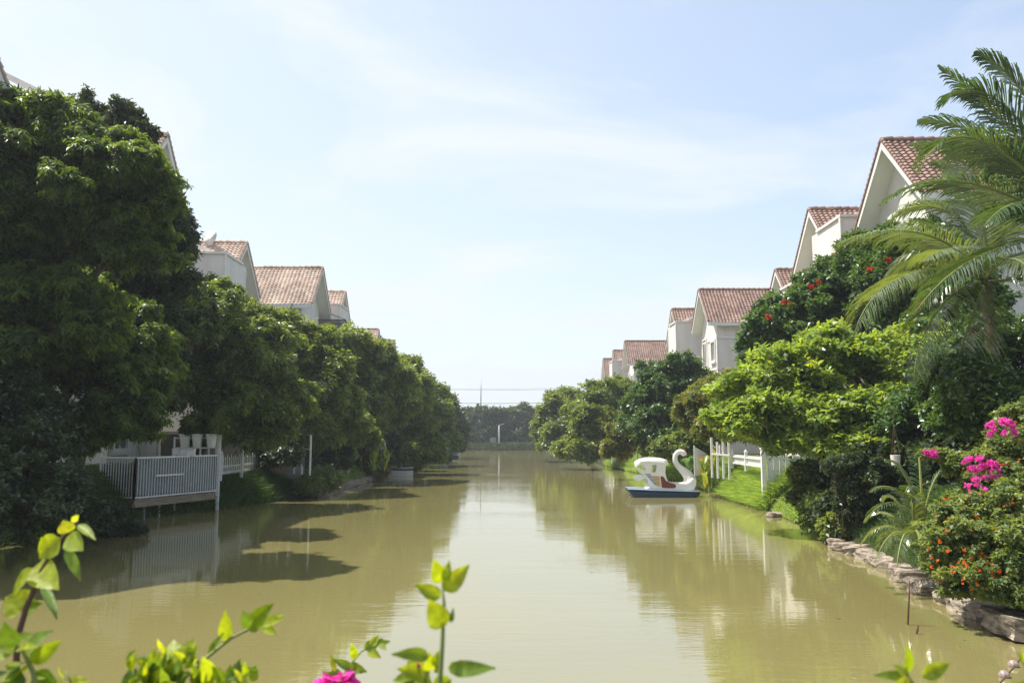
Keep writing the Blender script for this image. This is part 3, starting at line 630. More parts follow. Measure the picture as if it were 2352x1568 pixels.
tree('shade_tree', 'mid green tree wrapping the lower trunk of the coconut palm', 'tree', (12.0, 19.5),
     [pb(2190, 880, 18, 95, 85, 1.0), pb(2300, 840, 17, 80, 70, .9), pb(2330, 930, 16.5, 70, 60, .8), pb(2130, 960, 18.5, 80, 60, .9), pb(2390, 800, 17, 60, 80, .9), pb(2235, 880, 15.0, 55, 60, .5), pb(2290, 940, 14.6, 55, 45, .5), pb(2190, 960, 15.5, 50, 45, .5)],
     M['l_gloss'], L=.12, Wd=.06, trunk=.15, group=GR, k=1.5, inner=.1)
bush('dark_thicket', 'dark thicket in the hollow under the palm', (10.6, 19.0),  # dense dark leaves put in so the open hollow reads as shade
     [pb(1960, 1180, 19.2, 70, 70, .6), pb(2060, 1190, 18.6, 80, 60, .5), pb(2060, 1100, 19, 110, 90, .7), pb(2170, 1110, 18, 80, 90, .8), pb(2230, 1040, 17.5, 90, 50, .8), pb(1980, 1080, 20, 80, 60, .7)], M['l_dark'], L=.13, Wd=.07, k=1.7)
bush('edge_bush', 'green weedy bush at the water edge right of the grass slope', (8.6, 20),
     [pb(1860, 1130, 21, 40, 50, .4), pb(1890, 1185, 19.6, 36, 40, .35), pb(1930, 1220, 18.6, 34, 28, .3), pb(1870, 1095, 21.5, 50, 30, .4)], M['l_mid'], L=.11, Wd=.06, k=1.6)
# far shore
far = [(1030, 148, 62, 968, 'far shore tree with flat top left of the tall mast'), (1085, 146, 60, 952, 'far shore tree with a tufted top just left of the tall mast'), (1128, 150, 64, 955, 'wide far shore tree behind the white lamp post'), (1192, 147, 62, 938, 'tallest and roundest tree on the far shore'), (1238, 150, 66, 948, 'far shore tree below the slim lamp at right'), (1150, 160, 60, 958, 'low far shore tree between the white post and the roundest tree'), (1060, 156, 60, 960, 'small far shore tree half behind the left bank'), (1275, 152, 60, 950, 'far shore tree partly behind the right bank trees')]
for px, D, w, top, lab in far:
    x = (px - 1176) / F * D
    tree('shore_tree', lab, 'tree', (x, D + 1), [pb(px, top + 26, D, 30, 28, 2.2), pb(px - 20, top + 46, D, 28, 30, 2.2), pb(px + 22, top + 48, D, 28, 30, 2.2), pb(px, top + 66, D - 1, 38, 20, 2)], M['l_far'], L=.5, Wd=.24, trunk=.25, group=GF, k=2.0)
o = []
mb = MB()
V, Q, var = crown_geo([((x, 146 + rng.random() * 2, 2.9 + rng.random() * 1.3), (3.4, 1.8, 2.8)) for x in np.arange(-24, 26, 3.4)], .5, .25, k=1.6)
tag(quick('undergrowth', V, Q, var, M['l_dark']), 'continuous dark undergrowth beneath the far shore trees', 'undergrowth', kind='stuff')
# woods beyond both rows of houses, seen through gaps
# ------------------------------------------------------------------ palms
def frond(mb, rib, pts, L=.7, n=92, wide=.035, hang=.5, shift=0):
    """pts: base, control, control, tip in world space"""
    p = [Vector(q) for q in pts]
    def bz(t):
        s = 1 - t; return p[0] * s ** 3 + p[1] * 3 * s * s * t + p[2] * 3 * s * t * t + p[3] * t ** 3
    R_ = [bz(t / 16) for t in range(17)]
    rib.tube(R_, [.032 * (1 - .85 * i / 16) for i in range(17)], 5)
    tv = float(rng.random())
    for i in range(n):
        t = .12 + .88 * (i + .5) / n; c = bz(t); d = (bz(min(t + .02, 1)) - bz(t - .02)).normalized()
        side = d.cross(Vector((0, 0, 1))).normalized(); upv = side.cross(d).normalized()
        l = L * math.sin(math.pi * min(.22 + t * .78, 1)) ** .55 * (1 - .25 * t) * (0.9 + .2 * rng.random())
        if t > .93: l *= .7
        for s in (-1, 1):
            j = rng.normal(size=3) * .06
            dr = (side * s * .8 + d * (.55 + .5 * t) + upv * .12 + Vector(j)).normalized()
            a = c; q1 = a + dr * l * .45 + Vector((0, 0, -hang * l * .12)); q2 = a + dr * l * .78 + Vector((0, 0, -hang * l * .5)); q3 = a + dr * l * .92 + Vector((0, 0, -hang * l * 1.0))
            wv = d * wide * .5 + upv * wide * .2 * s
            v = float(np.clip(tv * .5 + rng.random() * .5, 0, 1))
            mb.add([a - wv * .5, a + wv * .5, q1 - wv, q1 + wv, q2 - wv * .75, q2 + wv * .75, q3 - wv * .08, q3 + wv * .08], [(0, 1, 3, 2), (2, 3, 5, 4), (4, 5, 7, 6)], v)
def palm(name, label, base, crownp, fr, m, r0=.16, L=.7, hang=.5, wide=.035):
    root = empty(name, base, label, 'palm tree', 'coconut palms on the right bank'); B = Vector(base); K = Vector(crownp) - B
    mb = MB(); pts = [K * t + Vector((.1 * math.sin(t * 3), 0, 0)) * 1.0 for t in np.linspace(-.03, 1, 44)]
    mb.tube(pts, [r0 * (1.25 - .45 * i / 43) * (1.0 + .10 * (i % 2)) for i in range(44)], 12); mb.build('trunk', M['palmbark'], root, smooth=True)
    for f in fr:
        a = MB(); rb = MB(); frond(a, rb, [Vector(q) - B for q in f], L=L, hang=hang, wide=wide)
        fo = a.build('frond', m, root); rb.build('rib', M['l_rib'], fo, smooth=True)
    return root
D1 = 16.0; K1 = P(2262, 645, D1)
def fr1(cps, d0, d1, s=None, D=D1, Kp=None):
    a = [Kp or K1]; 
    n = len(cps)
    for i, (x, y) in enumerate(cps): a.append(P(x, y, D + d0 + (d1 - d0) * i / (n - 1)))
    return a
palm('coconut_palm', 'coconut palm with its ringed trunk in full view, fronds arching left', G(2258, 960, 1.2) if False else (K1.x - .05, D1 + .1, 1.2), K1, [
    fr1([(2180, 610), (2010, 600), (1962, 765)], -.4, -1.6), fr1([(2190, 520), (2040, 505), (1925, 560)], -.2, -1.0),
    fr1([(2200, 650), (2105, 720), (2098, 880)], -.6, -1.6), fr1([(2240, 480), (2140, 440), (2040, 500)], .3, .8),
    fr1([(2300, 480), (2370, 420), (2430, 520)], .2, .5), fr1([(2320, 650), (2380, 610), (2440, 720)], -.3, -.8),
    fr1([(2255, 500), (2230, 400), (2140, 370)], .2, .6), fr1([(2290, 520), (2290, 400), (2330, 330)], .6, 1.4),
    fr1([(2220, 560), (2110, 560), (2040, 640)], .6, 1.6), fr1([(2300, 560), (2400, 560), (2460, 650)], .8, 1.6),
    fr1([(2230, 590), (2190, 540), (2120, 600)], -1.0, -2.0), fr1([(2210, 600), (2090, 600), (1990, 690)], -.8, -2.2), fr1([(2240, 720), (2200, 800), (2180, 900)], -.8, -1.2), fr1([(2290, 600), (2330, 560), (2380, 640)], -1, -2), fr1([(2210, 520), (2110, 480), (2060, 560)], 1.0, 2.0), fr1([(2270, 450), (2240, 360), (2190, 330)], -.5, -.8)], M['l_palm'], r0=.12, L=1.1, hang=.38, wide=.028)
D2 = 12.5; K2 = P(2470, 520, D2)
def fr2(cps, d0, d1): return fr1(cps, d0, d1, D=D2, Kp=K2)
palm('coconut_palm', 'nearer coconut palm at the right edge, only its dark upper fronds showing', (K2.x, D2, 1.2), K2, [
    fr2([(2370, 480), (2180, 340), (2022, 470)], -.3, -.6), fr2([(2380, 400), (2190, 200), (2110, 400)], -.2, -.3),
    fr2([(2360, 560), (2210, 560), (2104, 715)], -.5, -1.2), fr2([(2380, 330), (2280, 250), (2155, 150)], .1, .4),
    fr2([(2400, 300), (2240, 130), (2170, 240)], 0, .1), fr2([(2400, 250), (2330, 160), (2240, 120)], .2, .5),
    fr2([(2380, 380), (2240, 270), (2110, 275)], .4, .8),
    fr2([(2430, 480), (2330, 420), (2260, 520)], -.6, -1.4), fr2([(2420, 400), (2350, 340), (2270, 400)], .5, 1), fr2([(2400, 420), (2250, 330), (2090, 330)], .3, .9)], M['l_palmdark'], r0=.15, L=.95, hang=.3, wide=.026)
# feathery bamboo palm at the stones
def fernpalm(label, base, tips, L=.32, m=None):
    root = empty('bamboo_palm', base, label, 'plant', 'arching ferny palms at the water edge'); B = Vector(base)
    for i, t in enumerate(tips):
        e = Vector(t) - B; a = MB(); rb = MB(); frond(a, rb, [Vector((0, 0, 0)), e * .3 + Vector((0, 0, .45)), e * .75 + Vector((0, 0, .35)), e], L=L, n=34, wide=.02, hang=.35)
        fo = a.build('frond', m or M['l_palm'], root); rb.build('rib', M['l_rib'], fo)
b0 = G(2090, 1240, .8)
fernpalm('pale arching ferny palm leaning over the bank stones', (b0.x + .2, b0.y + .3, .7), [P(1975, 1255, 13.6), P(2010, 1290, 13.0), P(2060, 1300, 12.6), P(2120, 1285, 12.4), P(2030, 1150, 13.5), P(2100, 1150, 13.2), P(1985, 1200, 13.8), P(2150, 1240, 12.6)])
b0 = P(2120, 1180, 14.5)
fernpalm('darker ferny palm in the shade behind the pale one', (b0.x, b0.y, .9), [P(2000, 1130, 14.2), P(2040, 1060, 14.6), P(2110, 1040, 15), P(2180, 1080, 14.4), P(1990, 1190, 14), P(2080, 1130, 13.8)], m=M['l_palmdark'])

# ------------------------------------------------------------------ flowering bushes right foreground
def flowering(name, label, base, blobs, m, fl, L=.05, Wd=.034, k=1.5, extra=None):
    r = bush(name, label, base, blobs, m, L=L, Wd=Wd, k=k, rc=.16, inner=.08)
    o = np.array(r.location)
    for nm, fm, n, size, bl in fl:
        fb = MB()
        for i in range(n):
            c, rr = bl[rng.integers(len(bl))]; u = rdir(1)[0]; u[1] = -abs(u[1])
            c0 = np.array(c) + u * np.array(rr) * (1.0 + .12 * rng.random()); kk = 18
            s = size * (.6 + .7 * rng.random())
            pos = c0 + rdir(kk) * s * .4 * rng.random((kk, 1)); Vq, Qq, f = leafgeo(pos, rdir(kk), rdir(kk), np.full(kk, s * .55), np.full(kk, s * .45)); fb.raw(Vq - o, Qq, rng.random(kk))
        fb.build(nm, fm, r)
    return r
lb = [pb(2200, 1262, 10.9, 75, 70, .5), pb(2280, 1235, 10.9, 85, 90, .55), pb(2340, 1275, 10.4, 75, 75, .5), pb(2165, 1285, 11.2, 45, 45, .35), pb(2255, 1318, 10.5, 75, 36, .4), pb(2370, 1200, 10.6, 80, 90, .5), pb(2200, 1195, 11.2, 50, 50, .4)]
flowering('lantana_bush', 'lantana bush covered with small orange flower heads by the bank stones', (G(2280, 1390).x + 1.0, 10.6), lb, M['l_hedge'],
          [('orange_flowers', M['f_orange'], 260, .04, lb)])
bb = [pb(2330, 1050, 12.5, 70, 70, .6), pb(2260, 1095, 12.2, 60, 50, .5), pb(2370, 980, 12.8, 60, 50, .5), pb(2300, 1140, 12, 70, 50, .5), pb(2210, 1058, 12.4, 40, 10, .2), pb(2150, 1044, 12.5, 34, 5, .1)]
pk = [pb(2275, 1082, 11.8, 22, 20, .1), pb(2235, 1065, 11.8, 20, 14, .1), pb(2240, 1125, 11.7, 18, 26, .1), pb(2137, 1040, 12.4, 14, 4, .05), pb(2240, 1150, 11.7, 14, 20, .1), pb(2300, 985, 12, 30, 20, .1)]
flowering('bougainvillea_bush', 'bougainvillea bush with magenta clusters above the orange flowered bush', (9.2, 12.8), bb, M['l_hedge'],
          [('magenta_flowers', M['f_pink'], 85, .085, pk), ('orange_flowers', M['f_orange'], 60, .042, bb[:4])], k=1.3)
bush('low_ground_bush', 'low dark green creeping plants between the lantana and the stones', (8.2, 9.6), [pb(2300, 1365, 10.3, 60, 22, .22), pb(2215, 1355, 10.9, 45, 14, .18), pb(2370, 1372, 10.0, 50, 26, .22)], M['l_mid'], L=.05, Wd=.03, k=1.6, rc=.12)

# hanging dry vines below the lime tree
vb = P(1975, 1250, 18.0)
r = empty('hanging_vines', (vb.x, vb.y, ground(vb.x, vb.y)), 'curtain of dry brown vines hanging under the lime tree above the stones', 'vines'); mb = MB()
for i in range(150):
    x = 1975 + 62 * math.sin(i * 2.4) * rng.uniform(.3, 1); D = 18.3 + rng.uniform(-.4, .9); y0 = rng.uniform(1040, 1110); y1 = rng.choice([1150, 1190, 1235, 1258]) + rng.uniform(-20, 6)
    a = P(x, y0, D) - r.location; b = P(x + rng.normal() * 5, y1, D) - r.location; mid = a.lerp(b, .5) + Vector((rng.normal() * .05, rng.normal() * .05, 0))
    mb.tube([a, mid, b], [.006, .011, .004], 4)
mb.build('strands', M['vine'], r)
V, Q, var = crown_geo([(P(1975, 1080, 18.0), (.8, .5, .3)), (P(1950, 1150, 18.1), (.25, .3, .5)), (P(2010, 1170, 18.2), (.25, .3, .4))], .07, .04, k=1.2); quick('tangle', V - np.array(r.location), Q, var, M['l_dark'], r)

# ------------------------------------------------------------------ grass
def grass(name, label, pts, n, L, m, lean=(0, 0, 0), wd=.012):
    """pts: function giving random (x,y)"""
    P0 = np.array([pts() for _ in range(n)]); z = np.array([ground(x, y) for x, y in P0])
    pos = np.column_stack([P0, z]); k = n
    d = nrm(np.column_stack([rng.normal(size=k) * .45 + lean[0], rng.normal(size=k) * .45 + lean[1], np.full(k, 1.0)]))
    l = L * (.5 + .8 * rng.random(k)); s = nrm(np.cross(d, rdir(k))) * (wd * (.6 + .8 * rng.random(k)))[:, None]
    fall = nrm(np.column_stack([d[:, 0] + lean[0], d[:, 1] + lean[1], np.zeros(k)])) * 1.0
    m1 = pos + d * (l * .55)[:, None]; tip = m1 + (d * .3 + fall * .45) * l[:, None] + np.array([0, 0, -.12]) * l[:, None]
    V = np.stack([pos - s, pos + s, m1 + s * .8, m1 - s * .8, tip + s * .1, tip - s * .1], 1).reshape(-1, 3); o = np.arange(k)[:, None] * 6
    Q = np.concatenate([o + np.array([[0, 1, 2, 3]]), o + np.array([[3, 2, 4, 5]])], 1).reshape(-1, 4)
    return tag(quick(name, V, Q, np.repeat(rng.random(k), 2), m), label, 'grass', kind='stuff')
def stripR(y0, y1, o0, o1): return lambda: (lambda y: (xr(y) + rng.uniform(o0, o1), y))(rng.uniform(y0, y1))
def stripL(y0, y1, o0, o1): return lambda: (lambda y: (xl(y) - rng.uniform(o0, o1), y))(rng.uniform(y0, y1))
grass('long_grass', 'long light green grass flopping down the slope between the swan boat and the white post', stripR(27.1, 33.2, -.05, 1.7), 24000, .5, M['l_grass'], (-.4, -.25, 0), .013)
grass('short_grass', 'short bright grass on the slope right of the white post', stripR(20.5, 26.6, 0, 2.6), 22000, .16, M['l_grass'], (-.1, -.1, 0), .007)
grass('bank_grass', 'shaded dark green grass slope beside the deck on the left', stripL(22, 33.5, -.05, 2.2), 26000, .38, M['l_grassd'], (.3, -.2, 0), .012)
grass('lawn_grass', 'sunlit lawn patch behind the stone edge on the left bank', stripL(33.5, 44, .1, 3.0), 14000, .22, M['l_grass'], (.1, 0, 0), .012)
grass('far_bank_grass', 'weedy grass along the right bank beyond the swan boat', stripR(36, 66, 0, 1.8), 16000, .4, M['l_grass'], (-.3, 0, 0), .018)
grass('left_far_grass', 'dark weeds along the left bank under the trees', stripL(8, 22, -.1, 2.0), 9000, .35, M['l_grassd'], (.2, 0, 0), .015)
grass('left_weeds', 'weeds at the far left bank beneath the overhanging trees', stripL(44, 100, 0, 2.5), 10000, .6, M['l_grassd'], (.2, 0, 0), .03)
grass('shore_grass', 'grass strip along the far shore, coloured dark for the shade of its trees', lambda: (rng.uniform(-16, 16), rng.uniform(139.3, 145)), 15000, .55, M['l_dark'], (0, -.2, 0), .06)  # dark leaf colour stands in for tree shade on this strip
grass('verge_grass', 'grass among the plants along the near right bank', stripR(8.5, 20.5, .15, 3.2), 26000, .2, M['l_grassd'], (-.1, 0, 0), .007)

# ------------------------------------------------------------------ stones
def stone(pos, s, rz, group, label, squash=.45):
    mb = MB(); nu, nv = 14, 9; sd_ = rng.random() * 50; rings = []
    for i in range(nv):
        ph = -math.pi / 2 + math.pi * (i + .5) / nv; ring = []
        for k in range(nu):
            th = 2 * math.pi * k / nu; v = Vector((math.cos(ph) * math.cos(th), math.cos(ph) * math.sin(th), math.sin(ph)))
            v = Vector([math.copysign(abs(c) ** .55, c) for c in v])
            d = 1 + .28 * noise.noise(v * 1.3 + Vector((sd_, 0, 0))) + .13 * noise.noise(v * 3.5 + Vector((0, sd_, 0))) + .05 * noise.noise(v * 9 + Vector((0, 0, sd_)))
            d += .05 * math.sin(v.z * 11 + sd_)
            ring.append((v.x * d * s[0], v.y * d * s[1], v.z * d * s[2]))
        rings.append(ring)
    mb.loft(rings); o = mb.build('bank_stone', M['stone'], smooth=True, angle=38); o.location = pos; o.rotation_euler = (rng.normal() * .08, rng.normal() * .08, rz)
    return tag(o, label, 'stone', group)
SL = [(2356, 1462, 300, 'largest pale layered stone at the right edge of the picture'), (2262, 1418, 180, 'rounded brownish stone left of the largest layered stone'), (2215, 1404, 110, 'stone with a cracked top next to the rounded brownish stone'),
      (2178, 1386, 105, 'knobbly stone below the left end of the lantana bush'), (2128, 1362, 150, 'wide flat stone right behind the taller stick in the water'), (2088, 1336, 120, 'pale stone just above the top of the taller stick'),
      (2068, 1322, 90, 'pinkish pointed stone under the ferny palm'), (2035, 1302, 100, 'whitish stone beneath the pale ferny palm'), (2008, 1296, 60, 'small stone left of the ferny palm'),
      (1992, 1284, 90, 'grey flat stone at the edge of the shade'), (1962, 1274, 95, 'dark grey stone below the hanging vines'), (1935, 1264, 80, 'small shaded stone under the vines'), (1915, 1258, 50, 'last tiny stone where the stone edge begins')]
for x, y, w, lab in SL:
    g = G(x, y); D = g.y; sc = w * D / F / 2 * .66
    stone((g.x + .12, g.y + .1, .06), (sc * 1.05, sc * .75 + .1, (.10 + .03 * rng.random()) * (1.3 if w > 140 else 1)), math.atan2(-(xr(D + .5) - xr(D - .5)), 1) + 1.57 + .15 * rng.normal(), 'stones edging the right bank', lab)
for i in range(12):
    t = i / 11; x = 742 + 125 * t; y = 1134 - 33 * t; g = G(x, y); ends = {0: 'nearest stone of the rocky edge by the lawn on the left bank', 11: 'farthest stone of the rocky edge by the lawn on the left bank'}
    stone((g.x - .1, g.y, .12), (.42, .26, .17), 1.2 + .3 * rng.normal(), 'stones edging the left lawn', ['', 'second', 'third', 'fourth', 'fifth', 'sixth', 'seventh', 'eighth', 'ninth', 'tenth', 'eleventh', ''][i] and ['', 'second', 'third', 'fourth', 'fifth', 'sixth', 'seventh', 'eighth', 'ninth', 'tenth', 'eleventh', ''][i] + ' stone from the near end of the rocky edge by the left lawn' or ends[i])
for i, (x, y, lab) in enumerate([(1652, 1133, 'flat brown stone at the bow of the swan boat'), (1668, 1141, 'stone slab right of the swan boat bow, half in the water'), (1640, 1120, 'reddish stone behind the bow of the swan boat'), (1775, 1186, 'small white stone in the water below the white post'), (880, 1098, 'brown stone by the dark bow of the rowing boat')]):
    g = G(x, y); stone((g.x + .1, g.y, .04), (.3, .2, .10 if i != 2 else .25), .3, 'stones at the water line', lab)

# ------------------------------------------------------------------ fences, trellises, decks
def at(px, py, D): return P(px, py, D)
# white panel fence with tall post (right)
g = G(1757, 1170); X0, Y0 = g.x, g.y
r = empty('panel_fence', (X0, Y0, 0), 'white panelled fence with tall end post rising from the grass slope on the right', 'fence')
mb = MB(); mb.box((-.07, -.07, -.3), (.07, .07, 1.95)); mb.box((-.09, -.09, 1.953), (.09, .09, 2.0)); mb.build('post', M['white'], r)
mb = MB(); mb.bar((.1, .02, 1.68), (3.8, .5, 1.68), .06, .1); mb.bar((.1, .02, .88), (3.8, .5, .88), .06, .1)
for k in range(18):
    a = .14 + k * .21; mb.box((a, .02 + a * .13, .92), (a + .19, .05 + a * .13, 1.63))
for a in (1.0, 1.9, 2.8, 3.7): mb.box((a, a * .13 - .06, .6), (a + .09, a * .13 + .09, 2.0))
mb.build('panel', M['greywhite'], r)
mb = MB(); mb.prism([(.08, -.3), (3.9, -.3), (3.9, .82), (.08, .82)], [], lambda a, b: (a, a * .13 - .03, b), lambda a, b: (a, a * .13 + .12, b)); mb.build('plinth', M['concrete'], r)
def picket(name, label, a, b, h, n, m, post=.09, tall=None, pw=.05, rails=(.25, .75), mid=0):
    a, b = Vector(a), Vector(b); d = b - a; r = empty(name, a, label, 'fence'); q = MB()
    for t in rails: q.bar((0, 0, h * t), d + Vector((0, 0, h * t)), .04, .06)
    q.build('rails', m, r); q = MB()
    for k in range(n):
        c = d * ((k + .5) / n); hh = h if not tall else (h if k % 2 else tall)
        s = d.normalized() * pw / 2; t = d.normalized().cross(Vector((0, 0, 1))) * .012
        off = t * 3.2
        vs = [c - s + off, c + s + off, c + s + Vector((0, 0, hh - pw)) + off, c + Vector((0, 0, hh)) + off, c - s + Vector((0, 0, hh - pw)) + off]
        q.add(vs + [v + t * 1.5 for v in vs], [(0, 1, 2, 3, 4), (9, 8, 7, 6, 5)] + [(i, 5 + i, 5 + (i + 1) % 5, (i + 1) % 5) for i in range(5)])
    q.build('pickets', m, r)
    for k in range(2 + mid):
        c = d * (k / (1 + mid)); q = MB(); w = post / 2; q.box((c.x - w, c.y - w, c.z - .2), (c.x + w, c.y + w, c.z + h + .12))
        q.loft([[(c.x + sx * w * 1.3, c.y + sy * w * 1.3, c.z + h + .123) for sx, sy in ((-1, -1), (1, -1), (1, 1), (-1, 1))], [(c.x + sx * .01, c.y + sy * .01, c.z + h + .22) for sx, sy in ((-1, -1), (1, -1), (1, 1), (-1, 1))]]); q.build('post', m, r)
    return r
picket('picket_fence', 'low white picket fence above the long grass, left of the tall white post', P(1752, 1074, 27.6), P(1682, 1064, 33), .36, 46, M['white'], mid=1, rails=(.1, .8), pw=.085)
picket('picket_fence', 'weathered white picket fence to the right of the deck on the left bank', P(506, 1090, 27.6), P(596, 1078, 32.2), .58, 22, M['greywhite'], tall=.66, mid=1, rails=(.45, .1))
def trellis(name, label, a, b, h, n, m, rails=(.9, .1), w=.06, ext=.3):
    a, b = Vector(a), Vector(b); d = b - a; r = empty(name, a, label, 'trellis', None); q = MB()
    for k in range(n):
        c = d * (k / (n - 1)); e = ext if k % 2 == 0 else ext * .5; q.box((c.x - w / 2, c.y - w / 2, c.z - .08), (c.x + w / 2, c.y + w / 2, c.z + h + e))
    q.build('uprights', m, r); q = MB()
    for t in rails: q.bar(Vector((0, -w * .8, h * t)), d + Vector((0, -w * .8, h * t)), .035, w * .9)
    q.build('crossbars', m, r); return r
trellis('trellis', 'tall white trellis with black lantern bar just right of the canna plant', P(1636, 1092, 32.0), P(1676, 1096, 31.5), 1.15, 4, M['white'], (.72,), .07)
trellis('trellis', 'white trellis behind the swan boat canopy under the creeper', P(1464, 1064, 47), P(1499, 1060, 50), 1.0, 6, M['white'], (.9,), .07)
trellis('trellis', 'small white fence posts stepping back left of the creeper bush', P(1405, 1062, 58), P(1425, 1056, 66), 1.3, 4, M['white'], (.5,), .09)
trellis('trellis', 'white trellis half hidden in the light green bush on the left bank', P(640, 1080, 33), P(712, 1086, 32), 1.25, 5, M['greywhite'], (.72,), .06, .2)
trellis('trellis', 'white slatted screen behind the second deck on the left', P(858, 1050, 47), P(884, 1052, 47), .75, 4, M['white'], (.7,), .07, .3)
trellis('trellis', 'short white posts left of the elephant ear leaves on the left bank', P(768, 1080, 39), P(800, 1082, 39), .85, 3, M['greywhite'], (.8,), .07, .1)
# fan like white gate behind swan neck
r = empty('slat_gate', P(1598, 1092, 33.5), 'white slatted gate panel standing between the swan neck and the canna', 'gate'); q = MB()
for k in range(9): q.box((.075 * k, .12 * k, 0), (.075 * k + .062, .12 * k + .03, 1.12 - .03 * k))
q.build('slats', M['white'], r); q = MB(); q.bar((0, .06, .9), (.65, 1.04, .75), .03, .06); q.bar((0, .06, .12), (.65, 1.04, .12), .03, .06); q.bar((-.03, 0, -.3), (-.03, 0, 1.2), .05); q.build('frame', M['white'], r)
# lone post left and at far deck
for px, y0, y1, lab in ((721, 1013, 1135, 'lone white post standing in the water by the left trellis'), (945, 1012, 1060, 'thin white pole under the broad tree behind the rowing boat')):
    g = G(px, y1) if px < 900 else P(px, 1080, 55.5); top = P(px, y0, g.y); q = MB(); q.bar((0, 0, -.5), (0, 0, top.z), .07); q.box((-.05, -.05, top.z + .002), (.05, .05, top.z + .04)); o = q.build('post', M['greywhite'], None); o.location = (g.x, g.y, 0); o.name = 'water_post'; tag(o, lab, 'post')
# main deck
cr_ = G(496, 1170); a = Vector((cr_.x, cr_.y, 0)); b_ = Vector((-10.85, 24.1, 0)); c_ = Vector((-12.2, 24.8, 0)); zb, zt = .57, 1.76
r = empty('river_deck', (a.x, a.y, 0), 'white railed deck on stilts standing over the water at left', 'deck'); q = MB(); O = a.copy()
d_ = Vector((-11.6, 28.4, 0))
poly = [a - O, b_ - O, c_ - O, d_ - O]
q.prism([(p.x, p.y) for p in poly], [], lambda x, y: (x, y, zb - .12), lambda x, y: (x, y, zb)); q.build('platform', M['wood'], r)
q = MB(); q.bar(Vector((0, 0, zb - .17)) + poly[0], poly[1] + Vector((0, 0, zb - .17)), .08, .1); q.bar(poly[1] + Vector((0, 0, zb - .17)), poly[2] + Vector((0, 0, zb - .17)), .08, .1); q.build('beam', M['wood'], r)
def railing(p, q_, n, name='railing'):
    m = MB(); p, q_ = p.copy(), q_.copy(); Z = Vector((0, 0, 1))
    m.bar(p + Z * zt, q_ + Z * zt, .05, .05); m.bar(p + Z * (zb + .05), q_ + Z * (zb + .05), .04, .04)
    for k in range(n + 1):
        c = p.lerp(q_, k / n); w = .05 if k in (0, n) else .022; m.bar(c + Z * (zb - .02 if k in (0, n) else zb + .05), c + Z * zt, w)
    m.build(name, M['greywhite'], r)
railing(poly[0], poly[1], 32); railing(poly[1], poly[2], 13)
q = MB(); s = poly[0].lerp(poly[1], .45); e = poly[0].lerp(poly[1], .78); off = Vector((.03, -.03, 0)); q.bar(s + Vector((0, 0, 1.22)) + off, e + Vector((0, 0, 1.22)) + off, .03, .05); q.build('lock_bar', M['greywhite'], r)
q = MB(); q.bar(Vector((0.03, 0, -.5)), Vector((.03, 0, 2.42)), .09); q.build('post', M['greywhite'], r)
for t in (.12, .3, .5, .68, .85, .97):
    q = MB(); c = poly[0].lerp(poly[1], t) + Vector((-.2, .25, 0)); q.bar(c + Vector((0, 0, -.6)), c + Vector((0, 0, zb - .12)), .05); q.build('stilt', M['greywhite'], r)
# frost sheet behind rails
q = MB(); off = Vector((-.05, .04, 0)); q.add([poly[0] + off + Vector((0, 0, zb + .1)), poly[1] + off + Vector((0, 0, zb + .1)), poly[1] + off + Vector((0, 0, zt - .04)), poly[0] + off + Vector((0, 0, zt - .04))], [(0, 1, 2, 3)])
q.add([v + Vector((-.008, .008, 0)) for v in [poly[0] + off + Vector((0, 0, zb + .1)), poly[1] + off + Vector((0, 0, zb + .1)), poly[1] + off + Vector((0, 0, zt - .04)), poly[0] + off + Vector((0, 0, zt - .04))]], [(3, 2, 1, 0)])
q.build('screen_sheet', mat('grey_sheet', (.20, .23, .24), .6, .4, col2=(.13, .15, .15), nscale=2), r)
# plant shelf on the deck with pots
sh = P(400, 1040, 27.3); r = empty('plant_stand', (sh.x, sh.y, zb), 'metal plant stand at the back of the deck under the left trees', 'plant stand'); q = MB()
e = P(497, 1028, 27.5) - r.location; top = e.z
for t in (0, .33, .62, .82, 1): q.bar((e.x * t, e.y * t, 0), (e.x * t, e.y * t, top + .36), .05)
q.build('uprights', M['greywhite'], r); q = MB(); q.bar((0, 0, top), (e.x, e.y, top), .24, .04); q.bar((0, 0, top + .32), (e.x, e.y, top + .32), .05, .04); q.build('shelf', M['greywhite'], r)
for px, lab in ((424, 'white tapered pot on the plant stand, leftmost and dimmest of three'), (452, 'white tapered pot in the middle of the plant stand'), (485, 'white tapered pot nearest the tall deck post')):
    p = P(px, 1029, 27.3); p.z = r.location.z + top + .022; q = empty('plant_pot', p, lab, 'pot', 'white pots on the plant stand'); m = MB(); m.lathe([(.001, 0), (.12, 0), (.17, .36), (.195, .38), (.195, .43), (.17, .43), (.15, .38), (.001, .37)], n=18); m.build('pot', M['white'], q, smooth=True, angle=40)
    V, Q, var = crown_geo([((0, 0, .5), (.16, .16, .1))], .07, .03, k=1.2, inner=0); quick('plant', V, Q, var, M['l_grassd'], q)
for k, lab in enumerate(('first small white box planter from the left below the pots', 'middle small white box planter below the pots', 'small white box planter nearest the deck post')):
    p = P(405 + 17 * k, 1046, 26.2); p.z = zt + .03; q = MB(); q.box((-.11, -.07, 0), (.11, .07, .17)); q.box((-.125, -.085, .173), (.125, .085, .2)); o = q.build('box_planter', M['white']); o.location = p; tag(o, lab, 'planter', 'box planters on the deck rail')
